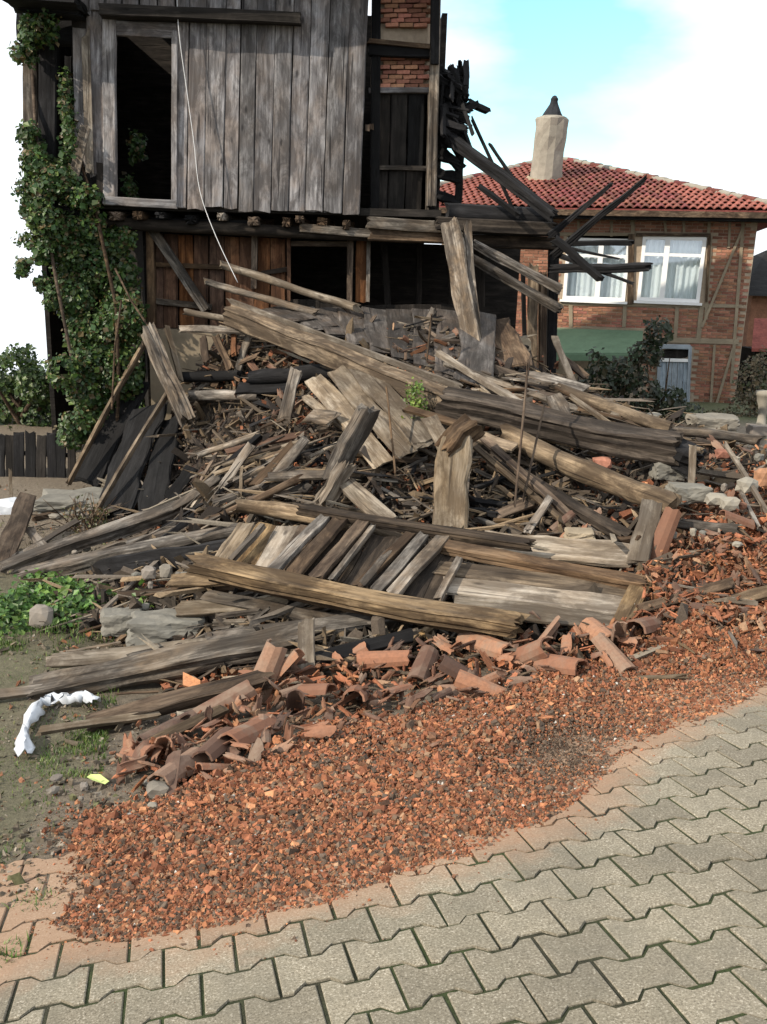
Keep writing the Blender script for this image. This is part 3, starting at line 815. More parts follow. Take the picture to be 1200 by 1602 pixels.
# nails and hasp marks on the planks
for (x, y) in ((575, 200), (581, 198)):
    fplank(x, y - 4, x, y + 4, 7, 'brown', 0.22 if x > 578 else 0.02, 0.02, 'hinge')
# recessed bay to the right: brick infill over a boarded door
bay = 0.34
fplank(589, -80, 586, 335, 14, 'char', bay - .05, 0.1, 'post')
fplank(578, 78, 676, 82, 18, 'char', bay - .06, 0.14, 'rail')
fplank(578, 66, 676, 74, 7, 'brown', bay - .10, 0.14, 'rail', rag=0.05)
fplank(578, 142, 676, 142, 8, 'wall', bay - .03, 0.08, 'rail')
for i in range(3):
    x = 595 + i * 27
    fplank(x + 3, 146, x, 262, 25, 'dark' if i < 2 else 'char', bay + rnd.uniform(0, .015), 0.03)
    fplank(x, 266, x - 3, 338, 25, 'dark', bay + rnd.uniform(0, .015), 0.03)
fplank(580, 262, 672, 264, 7, 'grey', bay - .03, 0.06, 'rail')
fplank(672, 145, 668, 330, 5, 'grey', bay - .04, 0.06, 'post')
fplank(683, -80, 675, 322, 15, 'grey', bay - .12, 0.14, 'corner_post')
fplank(681, -80, 680, 100, 13, 'char', bay - .2, 0.08, 'corner_post')
infill = fplank(630, -80, 626, 141, 92, 'mortar', bay + .10, 0.08, 'brick_infill', wob=0.0, rag=0.0)
bms = [box_mesh(0.145, 0.09, 0.037, i, 0.005) for i in range(5)]
for q in bms: q.materials.append(M['brick'])
e0 = FU(588, 140, bay + .03); ex = (FU(668, 140, bay + .03) - e0); Lx = ex.length; ex.normalize()
row = 0; z = 0.03
def brick_at(mesh, pos, xdir, nrm, parent, r):
    o = bpy.data.objects.new('brick', mesh); COL.objects.link(o)
    o.parent = parent
    m_ = basis(pos, pos + xdir, Vector((0, 0, 1))); m_.translation = pos
    o.matrix_basis = PINV_W(parent) @ m_ @ Matrix.Rotation(r.uniform(-.03, .03), 4, 'Z') @ Matrix.Rotation(r.uniform(-.02, .02), 4, 'Y')
    return o
while z < 1.72:
    x = -0.09 * (row % 2) + rnd.uniform(-.02, .02)
    if not (0.40 < z < 0.62):
        while x < Lx:
            if -0.02 < x < Lx - 0.08 and not (0.62 < z < 0.78 and rnd.random() < 0.35 and x > .1):
                brick_at(bms[rnd.randrange(5)], e0 + ex * (x + .08) + Vector((0, 0, z)) + FN * rnd.uniform(-.01, .02), ex, FN, infill, rnd)
            x += 0.158
    z += 0.048; row += 1
# straw-like mud and rubble on the rail
# roof over the upper floor (mostly out of the picture)
rf = []
e = [FU(20, -78, -.55), FU(700, -82, -.55), FU(700, -82, 4.4) + Vector((0, 0, 0.7)), FU(20, -78, 4.4) + Vector((0, 0, 0.7))]
e = [v + Vector((0, 0, .05)) for v in e]
top_ = [v + Vector((0, 0, .10)) for v in e]
me = mesh_from('roof', [v for v in e + top_], [(3, 2, 1, 0), (4, 5, 6, 7), (0, 1, 5, 4), (1, 2, 6, 5), (2, 3, 7, 6), (3, 0, 4, 7)])
child('roof', me, 'dark', house)
# floor between storeys, walls of the dark interior
def slab(name, quad, th, mat):
    q = [Vector(v) for v in quad]; u = Vector((0, 0, th)) if abs((q[1] - q[0]).cross(q[2] - q[0]).normalized().z) > .5 else (q[1] - q[0]).cross(q[2] - q[0]).normalized() * th
    V = q + [v + u for v in q]
    me = mesh_from(name, V, [(3, 2, 1, 0), (4, 5, 6, 7), (0, 1, 5, 4), (1, 2, 6, 5), (2, 3, 7, 6), (3, 0, 4, 7)])
    return child(name, me, mat, house)
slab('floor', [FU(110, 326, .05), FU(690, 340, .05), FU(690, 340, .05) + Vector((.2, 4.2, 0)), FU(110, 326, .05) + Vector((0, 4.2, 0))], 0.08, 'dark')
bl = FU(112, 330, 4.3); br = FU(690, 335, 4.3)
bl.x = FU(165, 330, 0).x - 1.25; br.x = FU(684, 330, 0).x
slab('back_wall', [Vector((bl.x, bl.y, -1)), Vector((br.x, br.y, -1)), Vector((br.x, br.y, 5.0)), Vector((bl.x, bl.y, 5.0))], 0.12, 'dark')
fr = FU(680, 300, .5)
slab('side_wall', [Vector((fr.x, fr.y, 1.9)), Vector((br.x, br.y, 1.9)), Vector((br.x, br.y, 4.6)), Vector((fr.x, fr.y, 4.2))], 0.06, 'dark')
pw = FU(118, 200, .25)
slab('sun_block_wall', [Vector((pw.x, pw.y, 1.9)), Vector((pw.x - .9, bl.y, 1.9)), Vector((pw.x - .9, bl.y, 4.9)), Vector((pw.x, pw.y, 4.3))], 0.05, 'dark')  # unseen wall added to keep sun from the open left bay out
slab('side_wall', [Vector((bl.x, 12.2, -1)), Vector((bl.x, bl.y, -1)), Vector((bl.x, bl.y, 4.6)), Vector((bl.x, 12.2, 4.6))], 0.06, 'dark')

# floor beams between the storeys
low = 0.45
for i, x in enumerate((180, 215, 252, 296, 346, 396, 447, 468, 503, 541)):
    a = FU(x, 334 + (x - 200) * .03, -.03); b_ = FU(x, 334 + (x - 200) * .03, 1.4); b_.x = a.x; b_.z = a.z
    piece('joist', a - Vector((0, rnd.uniform(-.12, .03), rnd.uniform(0, .05))), b_, rnd.uniform(.07, .13), rnd.uniform(.06, .1), rnd.choice(['brown', 'char', 'brown', 'grey']), Vector((0, 0, 1)), house, rag=0.05)
fplank(148, 348, 585, 368, 19, 'dkbrown', low - .25, 0.16, 'wall_plate', shape='log', rag=0.03)
fplank(150, 341, 400, 349, 7, 'char', low - .1, 0.2, 'wall_plate')
fplank(470, 357, 585, 366, 13, 'grey', low - .32, 0.14, 'wall_plate')
fplank(578, 349, 700, 356, 18, 'grey', low - .35, 0.2, 'wall_plate', rag=0.05)
fplank(580, 366, 702, 371, 20, 'brown', low - .3, 0.2, 'wall_plate', rag=0.05)
fplank(700, 334, 862, 342, 30, 'char', low - .42, 0.22, 'wall_plate', shape='log', rag=0.05)
fplank(690, 350, 860, 358, 20, 'dkbrown', low - .52, 0.17, 'wall_plate', rag=0.08)
fplank(735, 360, 862, 364, 11, 'char', low - .45, 0.15, 'wall_plate', rag=0.05)
fplank(740, 377, 864, 381, 19, 'dkbrown', low - .3, 0.18, 'wall_plate', rag=0.05)
# lower wall: red-brown boards with battens, window opening, posts
for i in range(9):
    x = 243 + i * 24
    fplank(x, 366 + i, x + rnd.uniform(-2, 2), 512, 22.5, 'red', low + rnd.uniform(.05, .07), 0.025)
fplank(236, 362, 238, 505, 12, 'brown', low - .02, 0.12, 'post')
fplank(238, 358, 322, 484, 14, 'grey', low - .06, 0.1, 'brace')
fplank(399, 368, 397, 450, 9, 'brown', low - .01, 0.08, 'post')
fplank(243, 414, 352, 418, 7, 'brown', low + .02, 0.05, 'batten')
fplank(243, 471, 330, 480, 9, 'grey', low + .02, 0.06, 'batten')
fplank(410, 427, 450, 421, 7, 'brown', low + .02, 0.05, 'batten')
fplank(452, 372, 452, 470, 6, 'red', low - .02, 0.1, 'window_frame')
fplank(548, 372, 547, 472, 9, 'brown', low - .04, 0.1, 'window_frame')
fplank(452, 381, 548, 382, 8, 'brown', low - .01, 0.08, 'window_frame')
fplank(567, 374, 566, 472, 20, 'red', low - .01, 0.06)
fplank(577, 376, 575, 472, 6, 'grey', low - .05, 0.08, 'post')
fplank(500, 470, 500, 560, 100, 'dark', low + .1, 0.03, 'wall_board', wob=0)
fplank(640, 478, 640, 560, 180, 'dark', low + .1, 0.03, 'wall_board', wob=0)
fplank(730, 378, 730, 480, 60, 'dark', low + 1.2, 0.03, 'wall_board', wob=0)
fplank(600, 378, 606, 478, 10, 'dark', low + .3, 0.1, 'post')
fplank(655, 378, 655, 478, 8, 'dark', low + .8, 0.1, 'post')
# back and side of the ground floor's ruined wing
b0 = FU(574, 400, 3.0); b1 = FU(812, 400, 3.0)
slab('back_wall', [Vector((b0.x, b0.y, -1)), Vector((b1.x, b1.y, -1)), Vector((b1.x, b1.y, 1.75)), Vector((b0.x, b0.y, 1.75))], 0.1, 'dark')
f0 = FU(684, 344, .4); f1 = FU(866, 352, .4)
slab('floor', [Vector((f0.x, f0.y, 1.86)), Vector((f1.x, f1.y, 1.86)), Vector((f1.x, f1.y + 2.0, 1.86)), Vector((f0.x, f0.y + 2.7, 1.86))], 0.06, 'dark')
# posts at the right end of the wing
fplank(867, 366, 860, 600, 15, 'char', low - .25, 0.14, 'post')
fplank(849, 432, 848, 590, 11, 'brown', low - .42, 0.1, 'post', split=0.06)
fplank(834, 418, 832, 585, 15, 'gold', low - .55, 0.1, 'post', split=0.06)
fplank(818, 420, 822, 580, 6, 'char', low - .4, 0.06, 'post')
# plinth of the house behind the heap, plastered stone
pl0 = FU(232, 500, low - .05); pl1 = FU(560, 500, low - .05)
me = box_mesh(1, 1, 1)
me = mesh_from('plinth', [Vector((x, y + dy, z)) for (x, y) in ((pl0.x, pl0.y), (pl1.x, pl1.y)) for dy in (0, .4) for z in (-1.4, 0.62)], [(0, 1, 3, 2), (4, 6, 7, 5), (0, 4, 5, 1), (2, 3, 7, 6), (0, 2, 6, 4), (1, 5, 7, 3)])
child('plinth', me, 'plaster', house)
# side of the house going back on the left, below the upper floor
sp = FU(228, 500, low)
slab('side_wall', [Vector((sp.x, sp.y, -1.3)), Vector((bl.x, bl.y, -1.3)), Vector((bl.x, bl.y, 1.9)), Vector((sp.x, sp.y, 1.9))], 0.06, 'dark')
# three pale vertical boards standing before the plinth
for x, y0, y1, w, mt in ((290, 640, 760, 34, 'pale'), (327, 632, 750, 30, 'pale'), (365, 628, 735, 34, 'pale')):
    a = W(x, y0, 10.35); b_ = W(x - 6, y1, 10.25)
    piece('cladding_board', a, b_, w * mpp(a), 0.04, mt, Vector((-.1, -1, .1)), house, rag=0.03)

# charred remains of the roof hanging off the right-hand corner
char = thing('charred_roof_remnant', 'charred black tangle of roof laths hanging off the house corner', 'roof remnant', W(705, 240, 11.3))
rnd = random.Random(31)
for i in range(120):
    cx_ = rnd.gauss(708, 13); cy_ = rnd.uniform(110, 228)
    lim = 684 + (66 if 150 < cy_ < 195 else 45)
    ln = rnd.uniform(14, 46); an = rnd.choice([rnd.gauss(0.75, .4), rnd.gauss(0.2, .3), rnd.gauss(1.5, .3)])
    x0, y0 = cx_ - ln / 2 * math.cos(an), cy_ - ln / 2 * math.sin(an); x1, y1 = cx_ + ln / 2 * math.cos(an), cy_ + ln / 2 * math.sin(an)
    x0, x1 = max(680, min(lim, x0)), max(680, min(lim, x1))
    if abs(x0 - x1) + abs(y0 - y1) < 6: continue
    Yd = rnd.uniform(11.25, 11.9)
    piece('charred_lath', W(x0, y0, Yd), W(x1, y1, Yd + rnd.uniform(-.2, .2)), rnd.uniform(.025, .085), rnd.uniform(.015, .04), 'char', Vector((rnd.uniform(-1, 1), -1, rnd.uniform(-1, 1))), char, rag=0.04, wob=0.12)
for (x0, y0, x1, y1, w) in ((735, 160, 762, 174, 9), (684, 95, 694, 118, 10), (690, 235, 720, 262, 15), (684, 244, 716, 254, 10), (684, 272, 716, 278, 16), (684, 305, 716, 316, 14), (722, 230, 716, 322, 11)):
    a = W(x0, y0, 11.5)
    piece('charred_board', a, W(x1, y1, 11.5), w * mpp(a), .06, 'char', Vector((0, -1, .4)), char, rag=0.05, wob=.1)

# ------------------------------------------------------------------ brick neighbour house
NC = W(1166, 500, 19.0)
th = R(15)
NE = Vector((-math.cos(th), math.sin(th), 0))          # along the facade to the left
NN = Vector((-math.sin(th), -math.cos(th), 0))         # out of the facade
def NP(px, py, off=0.0):
    d = ray(px, py); c = NC + NN * off
    t = (c - CAM).dot(NN) / d.dot(NN)
    return CAM + d * t
def st(P):
    q = P - NC; return q.dot(NE), P.z
nb = thing('brick_house', 'red brick half timbered house with tiled hip roof and white windows', 'house', Vector((NC.x, NC.y, -1.4)))
def npiece(name, x0, y0, x1, y1, wpx, mat, off=0.0, tk=0.05, parent=None, **k):
    a, b_ = NP(x0, y0, off), NP(x1, y1, off)
    kk = dict(rag=0.0, wob=0.02); kk.update(k)
    return piece(name, a, b_, wpx * mpp((a + b_) / 2), tk, mat, NN, parent or nb, **kk)
s_r = 0.0; s_l, _ = st(NP(690, 400)); z_t = NP(1000, 342).z; z_b = -1.6
def nbox(name, s0, s1, z0, z1, d0, d1, mat, parent=None):
    V = [NC + NE * s + NN * d + Vector((0, 0, z - NC.z)) for s in (s0, s1) for d in (d0, d1) for z in (z0, z1)]
    return child(name, mesh_from(name, V, [(0, 2, 3, 1), (4, 5, 7, 6), (0, 1, 5, 4), (2, 6, 7, 3), (0, 4, 6, 2), (1, 3, 7, 5)]), mat, parent or nb)
wins = []
for (x0, y0, x1, y1) in ((880, 374, 987, 468), (996, 371, 1106, 470)):
    a, b_ = st(NP(x1, y0)), st(NP(x0, y1)); wins.append((a[0], b_[0], b_[1], a[1]))
# walls as mortar bodies round the openings
ws = sorted(wins)
cuts = [s_r, ws[0][0], ws[0][1], ws[1][0], ws[1][1], s_l]
wz0 = min(w_[2] for w_ in ws); wz1 = max(w_[3] for w_ in ws)
mw1 = nbox('wall', s_r, s_l, z_b, wz0, -0.3, 0.0, 'mortar')
nbox('wall', s_r, s_l, wz1, z_t + .25, -0.3, 0.0, 'mortar')
for a, b_ in ((cuts[0], cuts[1]), (cuts[2], cuts[3]), (cuts[4], cuts[5])):
    nbox('wall', a, b_, wz0, wz1, -0.3, 0.0, 'mortar')
nbox('wall', s_r + .02, s_r + .3, z_b, z_t + .2, -6.0, -0.3, 'mortar')
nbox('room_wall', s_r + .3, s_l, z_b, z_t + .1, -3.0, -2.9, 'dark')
# bricks: those in plain view singly, the rest joined
bw, bh = 0.20, 0.062
rnd = random.Random(7)
single = []; joined = []
z = z_b; r_ = 0
while z < z_t - .02:
    s = s_r + .01 - (bw / 2 if r_ % 2 else 0)
    while s < s_l - bw:
        sc, zc = s + bw / 2, z + bh / 2
        hit = any(w_[0] - .16 < sc < w_[1] + .16 and w_[2] - .10 < zc < w_[3] + .10 for w_ in ws)
        if not hit and s > -0.02:
            q = topix([list(NC + NE * sc + Vector((0, 0, zc - NC.z)))])[0]
            if 770 < q[0] < 1175 and 335 < q[1] < 640:
                if not (870 < q[0] < 1010 and q[1] > 512) and not (1022 < q[0] < 1086 and q[1] > 535):
                    (single if (q[0] > 1075 or (470 < q[1] < 520)) else joined).append((sc, zc))
        s += bw
    z += bh; r_ += 1
rnd.shuffle(single)
joined += single[300:]; single = single[:300]
nbm = [box_mesh(bw - .014, .05, bh - .012, 50 + i, 0.003) for i in range(5)]
for q in nbm: q.materials.append(M['brick'])
for sc, zc in single:
    brick_at(nbm[rnd.randrange(5)], NC + NE * sc + NN * rnd.uniform(-.016, -.008) + Vector((0, 0, zc - NC.z)), NE, NN, mw1, rnd)
rng = np.random.default_rng(3)
J = np.array([list(NC + NE * sc + NN * rnd.uniform(-.018, -.008) + Vector((0, 0, zc - NC.z))) for sc, zc in joined])
B = np.array([list(NE), list(-NN), [0, 0, 1]]).T
V = (CUBE[None] * np.array((bw - .014, .05, bh - .012)) + rng.uniform(-.003, .003, (len(J), 8, 3))) @ B.T + J[:, None, :]
cb = np.array((0.27, 0.128, 0.082)) * rng.uniform(.65, 1.3, (len(J), 1))
bj = child('brickwork', big_mesh('brickwork', V.reshape(-1, 3), (CF[None] + (np.arange(len(J)) * 8)[:, None, None]).reshape(-1, 4), np.repeat(cb, 8, 0)), 'chip', mw1)
bj['kind'] = 'stuff'
# plastered timbers of the frame
for a in ((905, 345, 905, 372, 4), (957, 345, 957, 370, 4), (990, 342, 990, 372, 6), (1040, 345, 1042, 368, 4), (1070, 345, 1070, 368, 4), (1110, 345, 1108, 372, 5), (1142, 345, 1140, 388, 4),
          (870, 366, 1112, 367, 5), (1112, 372, 1104, 500, 5), (893, 474, 893, 512, 6), (978, 474, 976, 512, 6), (1060, 476, 1056, 530, 6), (1098, 478, 1092, 535, 7), (870, 475, 1160, 479, 5), (870, 516, 1010, 518, 9), (1010, 531, 1156, 535, 8), (1163, 345, 1144, 600, 5)):
    npiece('frame_timber', *a, 'plaster', 0.012, 0.04)
for a in ((1164, 352, 1098, 512, 4), (1118, 540, 1112, 630, 4), (1147, 545, 1120, 635, 4)):
    npiece('brace', *a, 'plaster', 0.02, 0.05)
for a in ((988, 366, 986, 476, 9), (1110, 368, 1105, 472, 4), (995, 367, 1112, 368, 5)):
    npiece('frame_timber', *a, 'brown', 0.03, 0.06)
# windows
for k_, (a, b_, z0, z1) in enumerate(ws):
    wf = nbox('window', a, b_, z0, z0 + .07, -0.10, 0.02, 'white')
    W_ = b_ - a; Hh = z1 - z0
    nbox('frame', a, b_, z1 - .07, z1, -0.10, 0.02, 'white', wf)
    nbox('frame', a, a + .07, z0 + .07, z1 - .07, -0.10, 0.02, 'white', wf)
    nbox('frame', b_ - .07, b_, z0 + .07, z1 - .07, -0.10, 0.02, 'white', wf)
    mid = a + W_ * (0.60 if k_ == 0 else 0.45)
    nbox('mullion', mid - .05, mid + .05, z0 + .07, z1 - .07, -0.09, 0.024, 'white', wf)
    tz = z1 - Hh * 0.28
    nbox('transom', a + .07, mid - .05, tz - .03, tz + .03, -0.09, 0.018, 'white', wf)
    nbox('transom', mid + .05, b_ - .07, tz - .03, tz + .03, -0.09, 0.018, 'white', wf)
    for (p, q, r0, r1) in ((a + .07, mid - .05, z0 + .07, tz - .03), (mid + .05, b_ - .07, z0 + .07, tz - .03), (a + .07, mid - .05, tz + .03, z1 - .07), (mid + .05, b_ - .07, tz + .03, z1 - .07)):
        nbox('pane', p, q, r0, r1, -0.052, -0.046, 'glass', wf)
    nbox('sill', a - .05, b_ + .05, z0 - .05, z0 - .003, -0.05, 0.09, 'white', wf)
    # net curtain hanging in folds
    n = 60; V = []; F = []
    for i in range(n + 1):
        s = a + W_ * i / n; dpt = -0.17 + 0.022 * math.sin(i * 1.1) + 0.015 * math.sin(i * .37 + k_)
        for zz in (z0, z1):
            V.append(NC + NE * s + NN * dpt + Vector((0, 0, zz - NC.z)))
        if i: F.append((2 * i - 2, 2 * i - 1, 2 * i + 1, 2 * i))
    child('curtain', mesh_from('curtain', V, F, True), 'curtain', wf)
# low shuttered window
sw = npiece('shutter_window', 1033, 542, 1080, 543, 7, 'blue', 0.05, 0.06)
npiece('frame', 1032, 542, 1029, 636, 5, 'blue', 0.05, 0.06, sw)
npiece('frame', 1080, 542, 1076, 636, 5, 'blue', 0.05, 0.06, sw)
npiece('rail', 1032, 563, 1078, 564, 5, 'white', 0.05, 0.05, sw)
for i in range(5):
    npiece('board', 1038 + i * 9, 566, 1035 + i * 9, 636, 8, 'blue', 0.02, 0.03, sw)
npiece('pane', 1056, 546, 1056, 561, 40, 'dark', 0.0, 0.02, sw)
# green awning
a0, a1 = NP(866, 513, .02), NP(1006, 517, .02)
o0 = NP(866, 552, 1.0); o1 = NP(1004, 552, 1.0)
V = [a0, a1, o1, o0]; V = V + [v - Vector((0, 0, .03)) for v in V]
child('awning', mesh_from('awning', V, [(0, 3, 2, 1), (4, 5, 6, 7), (0, 1, 5, 4), (1, 2, 6, 5), (2, 3, 7, 6), (3, 0, 4, 7)]), 'awning', nb)
piece('awning_edge', o0 - Vector((0, 0, .09)), o1 - Vector((0, 0, .09)), .03, .14, 'awning', Vector((0, 0, 1)), nb, rag=0, wob=0)
piece('awning_post', o1 + Vector((-.3, 0, -.1)), Vector((o1.x - .3, o1.y, -1.4)), .06, .06, 'brown', Vector((1, 0, 0)), nb)
# roof: eave, soffit, tiled hip slope, ridge caps, chimney
ev_l, ev_r = NP(676, 326, .55), NP(1203, 327, .55)
eave_z = (ev_l.z + ev_r.z) / 2
sL, sR = st(ev_l)[0], -0.62
def RP(s, d, z): return NC + NE * s + NN * d + Vector((0, 0, z - NC.z))
apex_s = st(NP(890, 252, -5.2))[0]; apex_z = NP(890, 253, -5.2).z
apexL_s = st(NP(872, 252, -5.2))[0] + .3
d_e, d_a = 0.55, -5.2
V = [RP(sR, d_e, eave_z), RP(sL + 1.5, d_e, eave_z), RP(apexL_s, d_a, apex_z), RP(apex_s, d_a, apex_z), RP(sR, -11, eave_z), RP(sL + 1.5, -11, eave_z)]
rv = V + [v - Vector((0, 0, .09)) for v in V]
rfm = mesh_from('roof', rv, [(0, 3, 2, 1), (0, 4, 3), (1, 2, 5), (2, 3, 4, 5), (6, 7, 8, 9), (6, 9, 10), (7, 11, 8), (8, 11, 10, 9), (0, 1, 7, 6), (4, 0, 6, 10), (1, 5, 11, 7), (5, 4, 10, 11)])
roof = child('roof', rfm, 'rooftile', nb)
nbox('soffit', sR + .03, sL + 1.4, eave_z - .18, eave_z - .10, -0.1, d_e - .04, 'char')
nbox('fascia', sR, sL + 1.5, eave_z - .13, eave_z - .02, d_e - .03, d_e + .02, 'brown')
def rtile(seed):
    r = random.Random(seed); V = []; F = []
    prof = [(-.5, .0), (-.36, .02), (-.2, .055), (0.0, .07), (.2, .055), (.36, .02), (.5, .0)]
    for j, (yy, lift) in enumerate(((0.0, 0.018), (0.40, 0.0))):
        for x, zz in prof: V.append((x * .155, yy * .85, zz * .7 + lift + r.uniform(-.003, .003)))
    k = len(prof)
    for x, zz in prof: V.append((x * .155, 0.0, zz * .7 + .018 - .016))
    for i in range(k - 1):
        F.append((i, i + 1, k + i + 1, k + i)); F.append((2 * k + i, 2 * k + i + 1, i + 1, i))
    return mesh_from('roof_tile', V, F)
rts = [rtile(i) for i in range(4)]
for q in rts: q.materials.append(M['rooftile'])
slope = RP(0, d_a, apex_z) - RP(0, d_e, eave_z); sl_len = slope.length; slope.normalize()
rn = slope.cross(-NE).normalized()
if rn.z < 0: rn = -rn
rows = int(sl_len / .28)
rnd = random.Random(9)
tl = []
for r in range(rows):
    f = r / rows; lo = sR + (apex_s - sR) * f; hi = sL + 1.5 + (apexL_s - sL - 1.5) * f
    s = lo + .05 + rnd.uniform(0, .03)
    while s < hi - .1:
        tl.append((s, r)); s += 0.15
vis = []
for s, r in tl:
    p = RP(s, d_e, eave_z) + slope * (r * .28 + .02) + rn * .012
    q = topix([list(p)])[0]
    if q[0] < 685 or q[0] > 1240: continue
    vis.append((abs(q[0] - 950) + r * 3, p))
vis.sort(key=lambda e: e[0])
rest = []
for i, (_, p) in enumerate(vis):
    X_ = -NE; m_ = Matrix((X_, slope, rn)).transposed().to_4x4(); m_.translation = p + rn * rnd.uniform(-.004, .006)
    m_ = m_ @ Matrix.Rotation(rnd.uniform(-.025, .025), 4, 'Z')
    if i < 300:
        o = bpy.data.objects.new('roof_tile', rts[rnd.randrange(4)]); COL.objects.link(o); o.parent = roof
        o.matrix_basis = PINV_W(roof) @ m_
    else:
        rest.append(m_)
if rest:
    V = []; F = []
    for m_ in rest:
        b0 = len(V); q = rts[0]
        V += [m_ @ v.co for v in q.vertices]; F += [tuple(b0 + i for i in p.vertices) for p in q.polygons]
    o = child('tile_courses', mesh_from('tile_courses', V, F), 'rooftile', roof); o['kind'] = 'stuff'
# ridge and hip caps
def capline(a, b_, n):
    for i in range(n):
        p = a.lerp(b_, i / n); q = a.lerp(b_, (i + 1.15) / n)
        piece('ridge_tile', p + Vector((0, 0, .05)), q + Vector((0, 0, .035)), .20, .13, 'chimney' if i % 3 else 'rooftile', Vector((0, 0, 1)), roof, shape='log', rag=0.01, wob=.06)
capline(V_hip0 := RP(sR, d_e, eave_z), RP(apex_s, d_a, apex_z), 22)
capline(RP(sL + 1.5, d_e, eave_z), RP(apexL_s, d_a, apex_z), 22)
capline(RP(apexL_s, d_a, apex_z), RP(apex_s, d_a, apex_z), 2)
# chimney on the front slope
def slope_hit(px, py):
    d = ray(px, py); c = RP(0, d_e, eave_z); t = (c - CAM).dot(rn) / d.dot(rn); return CAM + d * t
cb_ = slope_hit(853, 281); sc_ = mpp(cb_)
ch = thing('chimney_stack', 'round rendered chimney with black pointed cap on the red roof', 'chimney', cb_)
prof = [(27, -10), (26, 3), (24.5, 22), (23.6, 40), (24.6, 60), (24.2, 76), (25, 87), (23.5, 90), (17, 92)]
V = []; F = []; k = 14; rnd = random.Random(2)
for i, (r, h) in enumerate(prof):
    for j in range(k):
        an = 2 * math.pi * j / k; rr = r * sc_ * (1 + rnd.uniform(-.055, .055))
        V.append(cb_ + Vector((rr * math.cos(an) + h * sc_ * .045, rr * math.sin(an), h * sc_)))
for i in range(len(prof) - 1):
    for j in range(k):
        F.append((i * k + j, i * k + (j + 1) % k, (i + 1) * k + (j + 1) % k, (i + 1) * k + j))
F.append(tuple(range((len(prof) - 1) * k, len(prof) * k)))
child('shaft', mesh_from('shaft', V, F), 'chimney', ch)
V = []; F = []; prof = [(16, 92), (14, 97), (7, 109), (5.5, 113), (6, 117), (3, 121), (0.5, 122)]
for i, (r, h) in enumerate(prof):
    for j in range(10):
        an = 2 * math.pi * j / 10; rr = r * sc_ * (1 + rnd.uniform(-.08, .08))
        V.append(cb_ + Vector((rr * math.cos(an) + h * sc_ * .045, rr * math.sin(an), h * sc_)))
for i in range(len(prof) - 1):
    for j in range(10):
        F.append((i * 10 + j, i * 10 + (j + 1) % 10, (i + 1) * 10 + (j + 1) % 10, (i + 1) * 10 + j))
child('cap', mesh_from('cap', V, F), 'soot', ch)
V = [cb_ + Vector((math.cos(2 * math.pi * j / 12) * r * sc_, math.sin(2 * math.pi * j / 12) * r * sc_, h * sc_ + math.sin(2 * math.pi * j / 12) * r * sc_ * .28)) for (r, h) in ((33, -1), (27, 5)) for j in range(12)]
child('flashing', mesh_from('flashing', V, [(j, (j + 1) % 12, 12 + (j + 1) % 12, 12 + j) for j in range(12)]), 'plaster', ch)

# small house further off at the right-hand edge
fh = thing('far_house', 'small red roofed house behind the brick house at the far right', 'house', W(1230, 560, 27))
fz = W(1200, 470, 27)
def fbox(name, x0, x1, y0, y1, z0, z1, mat):
    V = [Vector((x, y, z)) for x in (x0, x1) for y in (y0, y1) for z in (z0, z1)]
    return child(name, mesh_from(name, V, CF.tolist()), mat, fh)
xa = W(1172, 500, 27).x
fbox('wall', xa, xa + 6, 27, 32, -3, W(1180, 462, 27).z, 'brick')
zr = W(1180, 462, 27).z
child('roof', mesh_from('roof', [(xa - .5, 26.5, zr), (xa + 6.5, 26.5, zr), (xa + 6.5, 29.5, zr + 1.3), (xa + 1.2, 29.5, zr + 1.3), (xa - .5, 32.5, zr), (xa + 6.5, 32.5, zr)], [(0, 1, 2, 3), (0, 3, 4), (3, 2, 5, 4), (1, 5, 2), (0, 4, 5, 1)]), 'char', fh)
a = W(1182, 505, 24); b_ = W(1182, 540, 22.5)
child('porch_roof', mesh_from('porch_roof', [W(1180, 498, 24), W(1290, 498, 24), W(1290, 545, 22.6), W(1176, 545, 22.6), W(1176, 550, 22.6), W(1290, 550, 22.6)], [(0, 3, 2, 1), (3, 4, 5, 2)]), 'rooftile', fh)
fbox('porch_wall', W(1180, 560, 23).x, W(1180, 560, 23).x + 4, 23, 24, -3, W(1180, 547, 23).z, 'dark')
pp = W(1190, 668, 12)
bal = thing('pale_post', 'pale turned stone post at the right edge behind the rubble', 'post', Vector((pp.x, pp.y, pp.z)))
sc_ = mpp(pp); V = []; F = []
prof = [(13, -30), (13, 2), (7, 5), (6, 20), (8, 33), (11, 41), (12, 48), (14, 50), (14, 56), (3, 58)]
for i, (r, h) in enumerate(prof):
    for j in range(12): V.append(pp + Vector((r * sc_ * math.cos(j * math.pi / 6), r * sc_ * math.sin(j * math.pi / 6), h * sc_)))
for i in range(len(prof) - 1):
    for j in range(12): F.append((i * 12 + j, i * 12 + (j + 1) % 12, (i + 1) * 12 + (j + 1) % 12, (i + 1) * 12 + j))
child('shaft', mesh_from('shaft', V, F, True), 'chimney', bal)
child('base_stone', box_mesh(30 * sc_, 30 * sc_, 14 * sc_, 1, .01), 'stone', bal, Matrix.Translation(pp + Vector((-.05, -.1, -.02))))

